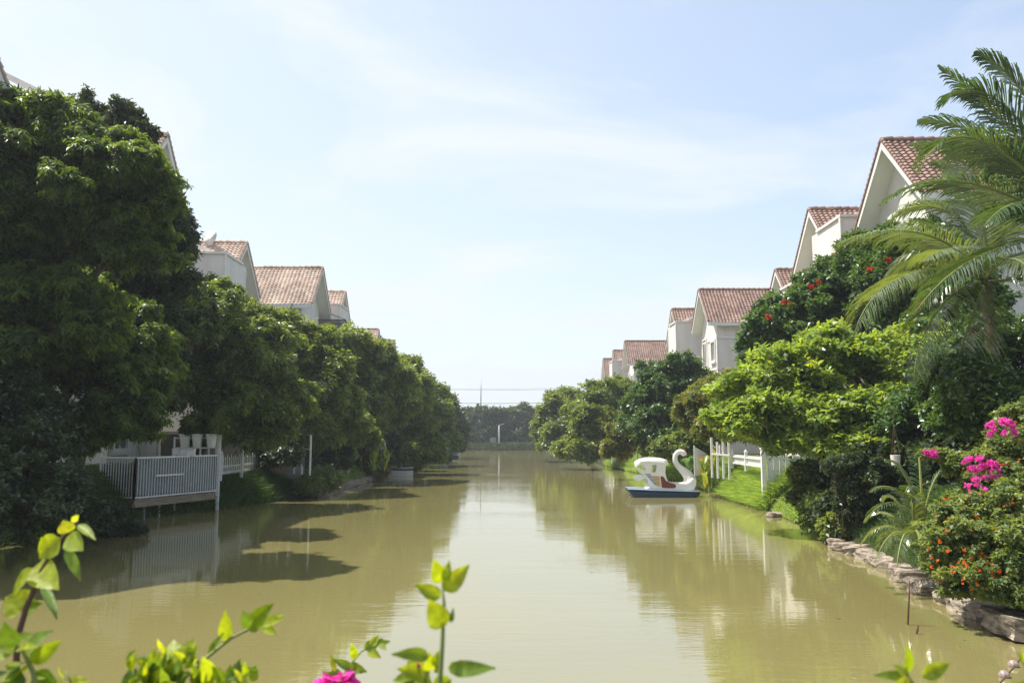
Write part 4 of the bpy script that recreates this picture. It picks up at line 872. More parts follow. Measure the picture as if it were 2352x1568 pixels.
# garden wall with coping
wa, wb = P(372, 1000, 29.5), P(700, 1000, 33.2); zt2 = 2.52
r = empty('garden_wall', (wa.x, wa.y, .8), 'stained beige garden wall with pale coping behind the left deck', 'wall'); d = wb - wa; d.z = 0; q = MB(); q.bar((0, 0, .7), d + Vector((0, 0, .7)), .14, 1.9); q.build('wall', M['dirtywall'], r)
q = MB(); q.bar((0, 0, zt2 - .8 - .05 + .03), d + Vector((0, 0, zt2 - .8 - .02)), .24, .09); q.build('coping', M['wall'], r)
# folded umbrella
p = P(467, 1000, 31.5); r = empty('garden_umbrella', (p.x, p.y, 1.1), 'folded maroon garden umbrella behind the beige wall', 'umbrella'); q = MB(); zt3 = P(467, 950, 31.5).z - 1.1
rings = []
for rr, z in ((.2, .95), (.21, 1.1), (.17, 1.45), (.12, 1.72), (.13, 1.78), (.1, zt3 - .12), (.04, zt3 - .02), (.005, zt3)):
    rings.append([((rr * (1 + .16 * math.cos(8 * 2 * math.pi * k / 32))) * math.cos(2 * math.pi * k / 32), (rr * (1 + .16 * math.cos(8 * 2 * math.pi * k / 32))) * math.sin(2 * math.pi * k / 32), z) for k in range(32)])
q.loft(rings); q.build('canopy', M['red'], r, smooth=True); q = MB(); q.tube([(0, 0, 0), (0, 0, zt3 + .05)], .022); q.build('pole', M['iron'], r)
# second deck left
p0, p1 = P(884, 1040, 50.9), P(922, 1040, 50.6); r = empty('river_deck', (p0.x, p0.y, 0), 'small second deck with a stained white screen panel beside the rowing boat', 'deck'); d = p1 - p0; d.z = 0; q = MB()
q.prism([(0, .9), (1, .82), (1, 1.85), (.5, 1.80), (0, 1.9)], [], lambda a, b: (d.x * a, d.y * a, b), lambda a, b: (d.x * a, d.y * a + .03, b)); q.build('screen', mat('stained_panel', (.62, .60, .55), .8, .2, col2=(.36, .34, .30), nscale=3.5, lo=.5, hi=.72), r)
q = MB(); q.box((-.6, 0.05, .38), (d.x, 1.6, .5)); q.build('platform', M['wood'], r)
for t in (0, .5, 1): q = MB(); q.bar((d.x * t, d.y * t + .08, .1), (d.x * t, d.y * t + .08, 1.9), .05); q.build('post', M['greywhite'], r)
# far masts, lamps, wires
def pole(name, label, px, y0, y1, D, w, m, cat, arm=False):
    a, t = P(px, y0, D), P(px, y1, D); r = empty(name, (a.x, D, max(ground(a.x, D), .5)), label, cat); h = t.z - r.location.z; q = MB()
    q.tube([(0, 0, 0), (0, 0, h * .82), (0, 0, h)], [w, w * .6, w * .15], 10); q.build('pole', m, r, smooth=True)
    return r, h
r, h = pole('mast', 'tall slender grey mast rising beyond the far shore trees', 1104, 1030, 865, 165, .2, M['greywhite'], 'mast')
q = MB(); q.box((-.5, -.5, 0), (.5, .5, .4)); q.build('footing', M['concrete'], r)
r, h = pole('lamp_post', 'white lamp post standing on the far shore', 1146, 1022, 975, 142, .22, M['white'], 'lamp post'); q = MB(); q.bar((0, -.02, h - .05), (.9, -.02, h + .15), .08); q.build('lamp_arm', M['white'], r)
r, h = pole('street_lamp', 'slim street lamp with dark round head above the trees right of centre', 1251, 1030, 918, 158, .12, M['iron'], 'street lamp'); q = MB(); q.lathe([(.01, 0), (.32, .1), (.36, .35), (.2, .5), (.01, .55)], (0, 0, h)); q.build('lamp_head', M['black'], r)
for k, (ya, yb, D, w, lab) in enumerate([(921, 913, 190, .045, 'lowest power line crossing above the far trees'), (890, 884, 200, .03, 'middle power line crossing the sky at the far end'), (888.5, 880, 205, .02, 'thinnest power line, just above the middle one')]):
    q = MB(); a, b = P(860, ya + 1, D), P(1560, yb, D); pts = [a.lerp(b, t) + Vector((0, 0, -.8 * math.sin(math.pi * t))) for t in np.linspace(0, 1, 25)]
    o = q.tube([p - a for p in pts], w, 4).build('power_line', M['black']); o.location = a; tag(o, lab, 'cable', 'power lines over the far shore')
g = P(1132, 1022, 143); q = MB(); q.box((-.5, 0, 0), (.5, .5, 1.1)); q.box((-.55, -.05, 1.103), (.55, .55, 1.18)); o = q.build('utility_box', M['concrete']); o.location = (g.x, g.y, .9); tag(o, 'grey white utility cabinet beside the far lamp post', 'cabinet')

# ------------------------------------------------------------------ swan pedal boat
def zz(x, y): return ((x - 1000) * .002514, (1195 - y) * .002514)
def swan_boat(loc, rz, label, light, wing):
    r = empty('swan_boat', loc, label, 'pedal boat'); r.rotation_euler = (0, 0, rz)
    HW = .44
    def ring(x, w, z0, z1, n=18, p=.55):
        cz, hz_ = (z0 + z1) / 2, (z1 - z0) / 2
        return [(x, math.copysign(abs(math.cos(t)) ** p, math.cos(t)) * w, cz + math.copysign(abs(math.sin(t)) ** p, math.sin(t)) * hz_) for t in [2 * math.pi * (k + .5) / n for k in range(n)]]
    for yc in (-.44, .44):
        q = MB(); rings = []
        for zx, w, zt_, zb_ in ((455, .06, 1078, 1088), (490, .20, 1075, 1130), (560, .27, 1080, 1215), (800, .28, 1090, 1230), (1200, .28, 1098, 1230), (1450, .25, 1105, 1225), (1570, .1, 1112, 1165), (1585, .03, 1114, 1130)):
            x = zz(zx, 0)[0]; rings.append([(a, b + yc, c) for a, b, c in ring(x, w, zz(0, zb_)[1], zz(0, zt_)[1], 16, .45)])
        q.loft(rings); h = q.build('pontoon', M['blue'], r, smooth=True, angle=45)
        q = MB(); pts = [(rings[i][0][0], yc, zz(0, 1085)[1]) for i in range(8)]
        ws = [.09, .23, .30, .31, .31, .28, .13, .05]; zs_ = [1066, 1066, 1068, 1078, 1088, 1096, 1102, 1104]
        q.loft([[(pts[i][0], yc - ws[i], zz(0, zs_[i] + 10)[1]), (pts[i][0], yc + ws[i], zz(0, zs_[i] + 10)[1]), (pts[i][0], yc + ws[i], zz(0, zs_[i])[1]), (pts[i][0], yc - ws[i], zz(0, zs_[i])[1])] for i in range(8)])
        q.build('rim', mat('pale_blue_rim', (.28, .36, .48), .4, .5), h)
    q = MB(); q.loft([ring(zz(z, 0)[0], w, zz(0, b)[1], zz(0, t)[1], 24, .6) for z, w, b, t in ((748, .30, 1085, 1060), (790, .40, 1092, 1020), (860, HW, 1098, 1000), (1050, HW, 1100, 990), (1250, HW, 1102, 985), (1380, .42, 1104, 970), (1450, .34, 1100, 915), (1500, .24, 1080, 885), (1528, .12, 1040, 900), (1536, .03, 980, 930))])
    q.build('hull', light, r, smooth=True)
    # side panels with window, wing, tail: traced outline, thick shells
    def X(a, b): x, z = zz(a, b); return x, z
    side = [(640, 655), (700, 640), (900, 630), (1078, 628), (1066, 690), (1052, 760), (1052, 830), (1066, 900), (1090, 955), (1140, 975), (1240, 985), (1380, 990), (1440, 960), (1490, 900), (1530, 915), (1520, 1020), (1480, 1085), (1300, 1100), (1050, 1104), (860, 1100), (810, 1060), (775, 990), (765, 930), (735, 905), (690, 925), (650, 945), (610, 950), (597, 930), (610, 885), (655, 865), (700, 862), (745, 878), (690, 830), (650, 790), (628, 752), (640, 744), (690, 785), (745, 800), (748, 770), (735, 735), (700, 700), (665, 668)]
    win = [(845, 705), (862, 695), (900, 693), (918, 700), (912, 760), (900, 812), (850, 812), (836, 800), (838, 750)]
    for s in (-1, 1):
        q = MB(); y0, y1 = s * (HW + .0), s * (HW + .045)
        q.prism([X(*p) for p in side], [[X(*p) for p in win]], lambda a, b: (a, y0, b), lambda a, b: (a, y1, b)); q.build('cabin_side', light, r)
        ym = s * (HW + .047); yo = s * (HW + .052)
        def patch(pts, name, m):
            q = MB(); q.prism([X(*p) for p in pts], [], lambda a, b: (a, ym, b), lambda a, b: (a, yo, b)); q.build(name, m, r)
        patch([(972, 878), (1000, 872), (1030, 890), (1060, 945), (1110, 968), (1180, 985), (1212, 1010), (1210, 1040), (1180, 1056), (1080, 1056), (990, 1048), (985, 990), (978, 930)], 'seat_panel_paint', wing[2])
        for k in range(8):
            t = k / 8; x0 = 838 + 62 * t * 1.1; x1 = 955 + 22 * t; y = 868 + 160 * t
            patch([(x0, y - 3), ((x0 + x1) / 2, y + 6), (x1, y + 2), (x1 + 3, y + 14), ((x0 + x1) / 2 + 4, y + 19), (x0 + 6, y + 8)], 'feather_paint', wing[1])
            x0 = 735 + 150 * t; x1 = 815 + 100 * t; y = 838 + 180 * t
            patch([(x0, y - 5), ((x0 + x1) / 2, y + 3), (x1, y), (x1 + 4, y + 11), ((x0 + x1) / 2 + 4, y + 13), (x0 + 10, y + 7)], 'feather_paint', wing[0])
    # canopy shell
    q = MB(); rings = []
    for zx, zt_, w in ((588, 654, .08), (620, 632, .30), (670, 607, .44), (760, 586, .50), (880, 582, .52), (1000, 592, .51), (1045, 604, .50), (1090, 624, .49)):
        x, z = zz(zx, zt_); n = 14; rg = [(x, w * math.cos(math.pi * k / (n - 1)), z - .17 * (1 - max(0, math.sin(math.pi * k / (n - 1))) ** .6)) for k in range(n)]
        rg += [(x, b * .93, c - .045) for a, b, c in reversed(rg)]; rings.append(rg)
    q.loft(rings); q.build('canopy', light, r, smooth=True, angle=50)
    q = MB(); q.box((zz(1078, 0)[0], -.42, zz(0, 690)[1]), (zz(1090, 0)[0], .42, zz(0, 630)[1])); q.box((zz(760, 0)[0], -HW, zz(0, 900)[1]), (zz(772, 0)[0], HW, zz(0, 700)[1] - .1)); q.build('cabin_frame', light, r)
    q = MB(); q.box((zz(800, 0)[0], -.42, zz(0, 985)[1]), (zz(960, 0)[0], .42, zz(0, 930)[1])); q.box((zz(790, 0)[0], -.42, zz(0, 930)[1]), (zz(815, 0)[0], .42, zz(0, 830)[1])); q.build('seat', M['blue'], r)
    # neck and head
    pts = [(1455, 960, .26), (1440, 890, .22), (1375, 810, .165), (1300, 745, .125), (1250, 680, .105), (1232, 610, .098), (1245, 545, .095), (1290, 500, .098), (1340, 502, .11), (1375, 525, .115), (1400, 545, .07), (1408, 553, .03)]
    def cm(P4, t):
        a, b, c, d = [np.array(p, float) for p in P4]; return .5 * ((2 * b) + (-a + c) * t + (2 * a - 5 * b + 4 * c - d) * t * t + (-a + 3 * b - 3 * c + d) * t ** 3)
    ex = [pts[0]] + pts + [pts[-1]]; sm = [cm(ex[i:i + 4], t) for i in range(len(pts) - 1) for t in (0, .33, .66)] + [np.array(pts[-1], float)]
    q = MB(); q.tube([(zz(a, b)[0], 0, zz(a, b)[1]) for a, b, w in sm], [max(w, .02) for a, b, w in sm], 16, flat=.85); nk = q.build('neck', light, r, smooth=True)
    q = MB(); q.tube([(zz(1385, 548)[0], 0, zz(0, 552)[1]), (zz(1405, 568)[0], 0, zz(0, 568)[1]), (zz(1422, 585)[0], 0, zz(0, 585)[1])], [.055, .04, .012], 8); q.build('beak', M['dbrown'], nk, smooth=True)
    q = MB(); q.tube([(zz(1355, 0)[0], 0, zz(0, 478)[1]), (zz(1385, 0)[0], 0, zz(0, 470)[1]), (zz(1404, 0)[0], 0, zz(0, 498)[1]), (zz(1406, 0)[0], 0, zz(0, 520)[1])], [.02, .055, .045, .01], 8); q.build('crest', M['dbrown'], nk, smooth=True)
    for s in (-1, 1): q = MB(); q.lathe([(.001, -.012), (.016, 0), (.001, .012)], (0, 0, 0), 8); e = q.build('eye', M['black'], nk); e.location = (zz(1368, 0)[0], s * .1, zz(0, 520)[1])
    q = MB(); q.tube([(zz(1500, 0)[0], -.02, zz(0, 905)[1]), (zz(1514, 0)[0], -.02, zz(0, 870)[1])], [.035, .012], 8); q.build('bow_knob', M['orange'], r)
    return r
g = G(1523, 1141)
swan_boat((g.x, g.y + .45, 0), math.radians(-3), 'white swan shaped pedal boat on dark blue floats moored at the right bank', M['gel'], (M['wblue'], M['yellow'], M['dbrown']))
g = G(1008, 1045)
lb_ = mat('sky_blue_fibreglass', (.30, .50, .68), .35, .5)
swan_boat((-7.3, 92, 0), math.radians(4), 'pale blue bird shaped pedal boat half hidden under the left trees in the distance', lb_, (M['gel'], M['orange'], M['wblue']))
# rowing boat
g = G(916, 1092); r = empty('rowing_boat', (g.x, g.y + .4, 0), 'small white rowing boat with a blue stripe moored at the left bank', 'rowing boat', rz=math.radians(12))
def hullring(x, w, z0, z1, inset=0):
    return [(x, -w + inset, z1), (x, -w * .92 + inset, z1 * .55 + z0 * .45), (x, -w * .6, z0), (x, w * .6, z0), (x, w * .92 - inset, z1 * .55 + z0 * .45), (x, w - inset, z1)]
st = [(-.78, .05, .12, .52), (-.62, .22, -.02, .49), (-.3, .36, -.08, .46), (.2, .42, -.1, .44), (.6, .40, -.08, .45), (.78, .36, -.02, .46)]
q = MB(); o_ = [hullring(*s) for s in st]; i_ = [[(p[0], p[1] * .9, p[2] + .03) for p in rg] for rg in o_]
n = 6
for A_ in (o_,):
    vs = [p for rg in A_ for p in rg]; q.add(vs, [(i * n + k, i * n + k + 1, (i + 1) * n + k + 1, (i + 1) * n + k) for i in range(5) for k in range(5)] + [tuple(range(30, 36)), (0, 1, 2, 3, 4, 5)])
vs = [p for rg in i_ for p in rg]; q.add(vs, [((i + 1) * n + k, (i + 1) * n + k + 1, i * n + k + 1, i * n + k) for i in range(5) for k in range(5)])
q.build('hull', M['gel'], r, smooth=True, angle=50)
q = MB()
for s in (-1, 1): q.tube([(a, s * b, d_ + .02) for a, b, c, d_ in st], .035, 6)
q.bar((.78, -.36, .48), (.78, .36, .48), .06); q.build('gunwale', M['gel'], r, smooth=True)
q = MB()
for s in (-1, 1):
    for i in range(5):
        a, b = st[i], st[i + 1]; q.add([(a[0], s * (a[1] + .012), a[3] - .03), (b[0], s * (b[1] + .012), b[3] - .03), (b[0], s * (b[1] * .985 + .012), b[3] - .15), (a[0], s * (a[1] * .985 + .012), a[3] - .15)], [(0, 1, 2, 3)])
q.build('stripe', M['wblue'], r); q = MB(); q.box((-.1, -.36, .28), (.12, .36, .31)); q.box((.45, -.35, .28), (.65, .35, .31)); q.build('thwart', M['wood'], r)

# ------------------------------------------------------------------ large leaved plants
def blade(mb, base, tip, nrm_, width, curl=.15, fold=.18, nseg=8, var=.5, heart=0.0, wave=.0):
    base, tip = Vector(base), Vector(tip); d = tip - base; L = d.length; d.normalize(); n = Vector(nrm_); n = (n - d * n.dot(d)).normalized(); s = d.cross(n)
    vs = []; 
    for i in range(nseg + 1):
        t = i / nseg
        w = max(.001, width * .5 * float(np.interp(t, [0, .05, .15, .3, .5, .7, .85, .95, 1], [0, .5, .84, 1, .93, .68, .38, .13, 0] if heart else [0, .25, .6, .95, 1, .78, .48, .18, 0])))
        c = base + d * L * t - n * curl * L * t * t
        wv = n * (wave * width * math.sin(t * 14)); 
        vs += [c - s * w + n * w * fold * 2 + wv, c - s * w * .5 + n * w * fold * .8, c, c + s * w * .5 + n * w * fold * .8, c + s * w + n * w * fold * 2 - wv]
    fs = [(i * 5 + k, i * 5 + k + 1, (i + 1) * 5 + k + 1, (i + 1) * 5 + k) for i in range(nseg) for k in range(4)]
    mb.add(vs, fs, var)
def canna(name, label, base, h, n, m, w=.16, stems=5, spread=.25, fl=None):
    r = empty(name, base, label, 'plant'); q = MB(); st_ = MB(); fq = MB()
    for s in range(stems):
        bx = Vector((rng.normal() * spread, rng.normal() * spread * .6, 0)); hh = h * (.7 + .35 * rng.random()); top = bx * 1.5 + Vector((0, 0, hh))
        st_.tube([bx, bx.lerp(top, .5), top], [.016, .013, .008], 6)
        for k in range(n):
            t = .2 + .8 * k / n; b = bx.lerp(top, t); a = rng.random() * 6.28; e = .9 + .5 * rng.random()
            dv = Vector((math.cos(a) * math.cos(e), math.sin(a) * math.cos(e), math.sin(e))) * h * (.30 + .12 * rng.random())
            blade(q, b, b + dv, (-dv.x, -dv.y, dv.length * .6), w * (.8 + .4 * rng.random()), .18, .12, 7, float(rng.random()))
        if fl and rng.random() < .8:
            for k in range(5): blade(fq, top, top + Vector((rng.normal() * .05, rng.normal() * .05, .1)), rdir(1)[0], .05, .1, .1, 4, float(rng.random()))
    q.build('leaves', m, r, smooth=True); st_.build('stems', M['stemg'], r, smooth=True)
    if fl and fq.v: fq.build('flowers', fl, r)
    return r
g = G(1625, 1140); canna('canna_plant', 'tall canna with upright yellow green leaves at the bow of the swan boat', (g.x + .12, g.y - .2, .15), 1.45, 5, M['l_canna'], .17, 9, .16, fl=M['f_orange'])
g = P(1610, 1075, 36); canna('taro_plant', 'broad pale green leaves behind the swan neck', (g.x, g.y, .7), .8, 4, M['l_big'], .35, 6, .4)
g = P(820, 1085, 41); canna('taro_plant', 'large blue green elephant ear leaves under the light green bush on the left', (g.x - .3, g.y, .6), 1.2, 3, M['l_big'], .42, 6, .4)
g = P(850, 1090, 43.5); canna('canna_plant', 'yellow green strap leaved plants beside the elephant ears', (g.x, g.y, .3), 1.5, 5, M['l_canna'], .16, 9, .4)
g = P(1850, 1150, 21.5); canna('taro_plant', 'broad leaved plant in the weeds right of the panel fence', (g.x, g.y, .8), .6, 3, M['l_big'], .28, 6, .3)
g = P(2345, 790, 17.5); canna('banana_plant', 'ragged banana leaves by the grey villa wall at the right edge', (g.x + .6, g.y, g.z - 1.4), 1.3, 3, M['l_big'], .26, 3, .2)

# hanging pot
p = P(2057, 1056, 17); r = empty('hanging_pot', p, 'small pale pot hanging from a branch in the dark hollow', 'pot'); q = MB(); q.lathe([(.001, -.1), (.08, -.1), (.1, .1), (.085, .1), (.001, .08)], n=14); q.build('pot', M['wall'], r, smooth=True, angle=40); q = MB()
for a in (0, 2.1, 4.2): q.tube([(.09 * math.cos(a), .09 * math.sin(a), .1), (0, 0, .75)], .004, 4)
q.tube([(0, 0, .75), (0, 0, 1.1)], .004, 4); q.build('wires', M['rope'], r)

# sticks and floats in the water
def stick(px, yb, yt, tilt, w, lab):
    g = G(px, yb); t = P(px + tilt, yt, g.y); q = MB(); h = t.z; dx = t.x - g.x
    q.tube([(-dx * .2, 0, -.4), (0, 0, 0), (dx * .4 + .008, 0, h * .5), (dx, 0, h)], [w, w, w * .9, w * .6], 7); q.tube([(dx * .8, 0, h * .8), (dx * .8 + .02, 0, h * .93)], w * .4, 5)
    o = q.build('water_stick', M['twig'], smooth=True); o.location = (g.x, g.y, 0); tag(o, lab, 'stick', 'sticks in the water')
stick(2085, 1434, 1333, 4, .012, 'tall thin brown stick standing in the water'); stick(2105, 1455, 1436, 3, .013, 'short stub of a stick poking out right of the tall one')
prev = None
for px, py, lab in ((2328, 1530, 'round float nearer the bank on a mossy rope'), (2307, 1554, 'round float farther from the bank on a mossy rope')):
    g = G(px, py); q = MB(); q.lathe([(.001, -.045), (.03, -.038), (.05, -.015), (.052, .01), (.035, .038), (.001, .046)], n=16); o = q.build('rope_float', M['float'], smooth=True); o.location = (g.x, g.y, .02); tag(o, lab, 'float', 'floats on the rope')
q = MB(); pts = [G(x, y) for x, y in ((2352, 1500), (2328, 1532), (2316, 1545), (2307, 1556), (2285, 1580), (2250, 1610))]
o = q.tube([p - pts[0] + Vector((0, 0, .004)) for p in pts], .009, 6).build('float_rope', M['rope'], smooth=True); o.location = pts[0]; tag(o, 'thin brown rope joining the round floats at the lower right', 'rope')

mb = MB()
for i in range(46):
    near = rng.random() < .6; y = rng.uniform(9, 34); x = (xr(y) - rng.uniform(.1, 1.2)) if near and rng.random() < .5 else (xl(y) + rng.uniform(.1, 1.6) if near else rng.uniform(-6, 6)); a = rng.random() * 6.28; l = rng.uniform(.02, .05)
    d = Vector((math.cos(a), math.sin(a), 0)) * l; n_ = Vector((-d.y, d.x, 0)) * .4; c = Vector((x, y, .006)); mb.add([c - d, c + n_, c + d + Vector((0, 0, .006)), c - n_], [(0, 3, 2, 1)], float(rng.random()))
tag(mb.build('floating_debris', M['l_olive']), 'tiny fallen leaves drifting on the muddy water', 'debris', kind='stuff')
# ------------------------------------------------------------------ foreground bougainvillea shoots
def shoot(label, stem, D, leaves, fl=(), sw=.0035, group='bougainvillea shoots in the foreground'):
    """stem: picture points; leaves: (bx,by, tx,ty, width px, roll, dark?)"""
    base = P(stem[0][0], stem[0][1], D[0]); r = empty('bougainvillea_shoot', base, label, 'plant', group); n = len(stem)
    pts = [P(x, y, D[0] + (D[1] - D[0]) * i / (n - 1)) - base for i, (x, y) in enumerate(stem)]
    low = Vector((base.x * .9, base.y * .92, 1.0)) - base
    q = MB(); q.tube([low, low.lerp(pts[0], .6) + Vector((.02, 0, 0))] + pts, [sw * 1.8, sw * 1.4] + [sw * (1.15 - .75 * i / n) for i in range(n)], 7); q.build('stem', M['stemb'] if sw > .0033 else M['stemg'], r, smooth=True)
    y_ = MB(); d_ = MB()
    dm = (D[0] + D[1]) / 2
    for (bx, by, tx, ty, w, roll, dk) in leaves:
        dd = dm + rng.normal() * .012; w = (w or 50) * 1.02 * rng.uniform(.9, 1.1); b = P(bx, by, dd) - base; t = P(tx, ty, dd - .012 + rng.normal() * .02) - base
        nv = Vector((math.sin(roll), -math.cos(roll) * .9, .35 + .2 * rng.normal()))
        blade(d_ if dk else y_, b, t, nv, w * dm / F, rng.uniform(.0, .22), rng.uniform(.06, .2), 10, float(rng.random()), heart=.6, wave=.02)
    if y_.v: y_.build('leaves', M['l_fg'], r, smooth=True)
    if d_.v: d_.build('dark_leaves', M['l_fgd'], r, smooth=True)
    if fl:
        f = MB()
        for (cx, cy, s) in fl:
            c = P(cx, cy, dm) - base
            for k in range(9):
                u = Vector(rdir(1)[0]); u.z = abs(u.z) * .8; blade(f, c, c + u * s * dm / F, rdir(1)[0], s * .75 * dm / F, .1, .1, 6, float(rng.random()), heart=.8, wave=.05)
        f.build('flowers', M['f_pink'], r, smooth=True)
    return r
shoot('tall shoot with round yellow green leaves at the left edge of the foreground', [(38, 1470), (60, 1395), (95, 1310), (130, 1250), (165, 1210), (180, 1195)], (1.25, 1.3), [
    (125, 1262, 88, 1285, 0, 0, 0), (138, 1235, 88, 1282, 52, .1, 0), (155, 1232, 190, 1262, 46, .2, 0), (158, 1222, 145, 1195, 40, 0, 0), (178, 1195, 165, 1185, 20, 0, 0), (180, 1205, 218, 1235, 22, .6, 0), (150, 1262, 190, 1330, 26, 1.0, 1),
    (75, 1305, 12, 1370, 34, -.5, 0), (80, 1300, 122, 1342, 62, .1, 0), (98, 1345, 132, 1418, 26, .9, 1), (58, 1395, 10, 1370, 62, -.1, 0), (55, 1400, 92, 1385, 44, .2, 0), (120, 1265, 95, 1240, 40, 0, 0)], sw=.0042)
shoot('dense pale leafy cluster in the bottom left corner', [(90, 1600), (75, 1540), (45, 1480), (30, 1450)], (1.05, 1.08), [
    (70, 1520, 138, 1472, 40, .3, 0), (60, 1500, 100, 1445, 46, -.2, 1), (40, 1480, 5, 1430, 50, -.3, 1), (30, 1500, -20, 1480, 50, 0, 0), (60, 1540, 10, 1568, 60, -.2, 0), (80, 1545, 130, 1590, 50, .3, 1), (50, 1520, 20, 1540, 46, 0, 0), (80, 1560, 110, 1530, 36, .2, 0),
    (60, 1560, 0, 1590, 70, .1, 1), (40, 1470, 80, 1450, 26, .2, 0), (90, 1570, 150, 1560, 36, .2, 0), (20, 1540, -20, 1560, 60, 0, 1), (40, 1490, 60, 1475, 22, 0, 0)], sw=.003)
shoot('small leafy tip just right of the bottom left cluster', [(150, 1600), (165, 1570), (150, 1540)], (1.15, 1.15), [(160, 1568, 192, 1545, 20, .2, 0), (155, 1560, 130, 1535, 20, -.2, 0), (160, 1575, 200, 1560, 22, 0, 0)], sw=.002)
def rl(cx, cy, rx, ry, n, s, dk=.3):
    o = []
    for i in range(n):
        x = rng.uniform(cx - rx, cx + rx); y = rng.uniform(cy - ry, cy + ry); a = rng.uniform(-2.6, .0) ; l = s * rng.uniform(.6, 1.1)
        o.append((x, y, x + math.cos(a) * l, y + math.sin(a) * l, l * rng.uniform(.42, .66), rng.normal() * .8, rng.random() < dk))
    return o
shoot('long diagonal shoot reaching up right from the lower left leaf mass', [(380, 1600), (440, 1540), (480, 1505), (530, 1465), (580, 1440), (620, 1425)], (1.2, 1.3), [
    (518, 1472, 518, 1402, 34, .2, 0), (570, 1445, 628, 1385, 38, .3, 0), (572, 1440, 560, 1405, 26, .2, 1), (595, 1432, 650, 1420, 24, .2, 0), (600, 1435, 635, 1455, 22, 0, 0), (580, 1440, 600, 1415, 20, 0, 0), (620, 1425, 648, 1408, 14, 0, 0),
    (480, 1505, 505, 1455, 20, -.3, 1)] + rl(540, 1555, 50, 16, 9, 36, .25), sw=.003)
shoot('thick bright leaf mass at the bottom below the diagonal shoot', [(400, 1640), (400, 1580), (410, 1520), (415, 1480)], (1.1, 1.15), rl(410, 1552, 85, 36, 44, 56, .45) + rl(330, 1565, 40, 20, 12, 50, .4) + rl(300, 1530, 12, 10, 3, 36, 0) + rl(510, 1565, 60, 12, 16, 46, .4) + [(400, 1530, 395, 1462, 40, .2, 0), (395, 1545, 440, 1470, 46, -.3, 0), (380, 1500, 362, 1468, 16, 0, 0)], sw=.0028)
q = MB(); p0, p1 = P(372, 1475, 1.15), P(335, 1590, 1.12); o = q.tube([Vector((0, 0, 0)), (p1 - p0) * .5 + Vector((.002, 0, 0)), p1 - p0, Vector((p1.x - p0.x, 0, 1.0 - p0.z))], [.0012, .002, .0025, .003], 6).build('dry_twig', mat('pale_dry_twig', (.5, .38, .25), .8, .2)); o.location = p0; tag(o, 'pale bare dry twig among the lower left leaves', 'twig')
shoot('small shoot with notched leaves above the magenta flower', [(760, 1600), (778, 1568), (800, 1530), (830, 1495), (870, 1478)], (1.55, 1.6), [
    (815, 1512, 808, 1478, 20, .2, 0), (810, 1535, 765, 1512, 18, -.4, 1), (838, 1490, 878, 1466, 24, .2, 1), (850, 1482, 870, 1458, 16, .2, 0), (870, 1478, 898, 1470, 14, .1, 0), (845, 1492, 872, 1508, 22, -.2, 0), (785, 1545, 745, 1560, 30, -.2, 1), (800, 1530, 838, 1540, 26, .3, 0), (778, 1565, 740, 1540, 20, 0, 0), (872, 1478, 888, 1492, 14, 0, 0), (770, 1540, 758, 1500, 12, 0, 0)],
    fl=((760, 1568, 36), (800, 1562, 40), (782, 1575, 38), (745, 1572, 30), (815, 1575, 30)), sw=.0022)
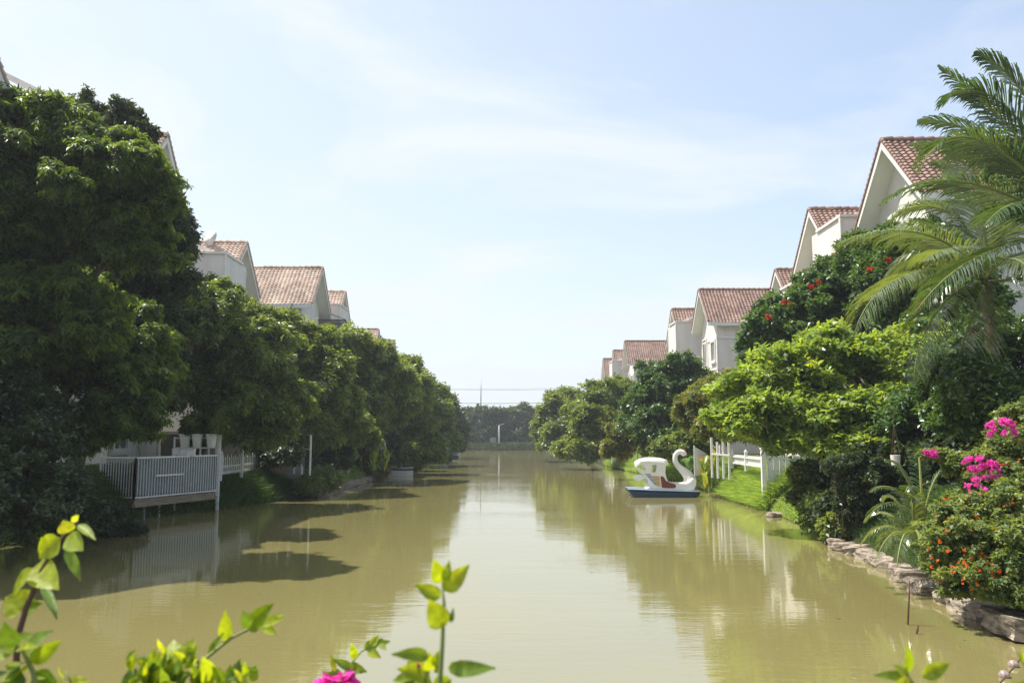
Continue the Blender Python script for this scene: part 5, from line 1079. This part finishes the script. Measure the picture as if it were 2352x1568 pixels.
shoot('tall central shoot with a forked leafy tip against the bright water', [(1008, 1600), (1012, 1540), (1016, 1480), (1018, 1430), (1020, 1385), (1015, 1345)], (1.0, 1.02), [
    (1018, 1440, 985, 1375, 50, -.1, 0), (1012, 1370, 955, 1342, 34, -.2, 0), (1015, 1335, 998, 1288, 36, 0, 0), (1022, 1335, 1032, 1290, 24, .2, 0), (1020, 1355, 1075, 1300, 40, .2, 0), (1035, 1428, 1042, 1398, 12, .4, 1), (1032, 1535, 1130, 1534, 32, 0, 1), (1030, 1532, 1060, 1535, 26, 0, 0), (985, 1505, 912, 1498, 32, .3, 0)], sw=.003)
shoot('low leafy clump with small pink buds at the foot of the central shoot', [(965, 1620), (972, 1580), (985, 1540)], (1.05, 1.05), [(960, 1565, 900, 1560, 40, 0, 0), (990, 1560, 915, 1535, 50, .1, 0), (985, 1540, 990, 1505, 34, .3, 0), (1000, 1530, 1006, 1495, 20, 0, 0), (975, 1530, 940, 1520, 26, 0, 0), (990, 1580, 1040, 1560, 40, 0, 0), (970, 1585, 900, 1590, 44, 0, 1), (1000, 1545, 1012, 1520, 12, 0, 0)],
      fl=((955, 1530, 11), (956, 1527, 10), (1010, 1532, 11), (945, 1575, 11)), sw=.0022)
shoot('orange tinged leaf tip at the bottom right of the foreground', [(2150, 1640), (2110, 1590), (2085, 1555), (2075, 1520)], (1.0, 1.0), [(2085, 1548, 2088, 1480, 30, .2, 0), (2085, 1555, 2020, 1545, 24, 0, 0), (2118, 1552, 2182, 1522, 34, .2, 0), (2080, 1550, 2055, 1525, 18, 0, 0), (2095, 1570, 2050, 1575, 30, 0, 0), (2110, 1590, 2150, 1570, 26, 0, 0)], sw=.003)
shoot('single leaf tip entering at the right edge of the foreground', [(2420, 1640), (2390, 1580), (2370, 1540)], (1.05, 1.05), [(2385, 1570, 2344, 1500, 30, .2, 0), (2370, 1540, 2352, 1490, 24, 0, 0), (2390, 1580, 2335, 1568, 26, 0, 0)], sw=.0025)
hm = bpy.data.materials.new('haze'); hm.use_nodes = True; hm.node_tree.nodes.clear()
ho = hm.node_tree.nodes.new('ShaderNodeOutputMaterial'); hv = hm.node_tree.nodes.new('ShaderNodeVolumePrincipled')
hv.inputs['Color'].default_value = (.9, .94, 1, 1); hv.inputs['Density'].default_value = .0008; hv.inputs['Anisotropy'].default_value = .3
link(hm.node_tree, hv, 0, ho, 'Volume')
mb = MB(); mb.box((-440, -40, -3), (440, 430, 30)); tag(mb.build('haze', hm), 'thin pale haze filling the air over the canal', 'haze', kind='stuff')
print('faces', sum(len(m.polygons) for m in bpy.data.meshes))
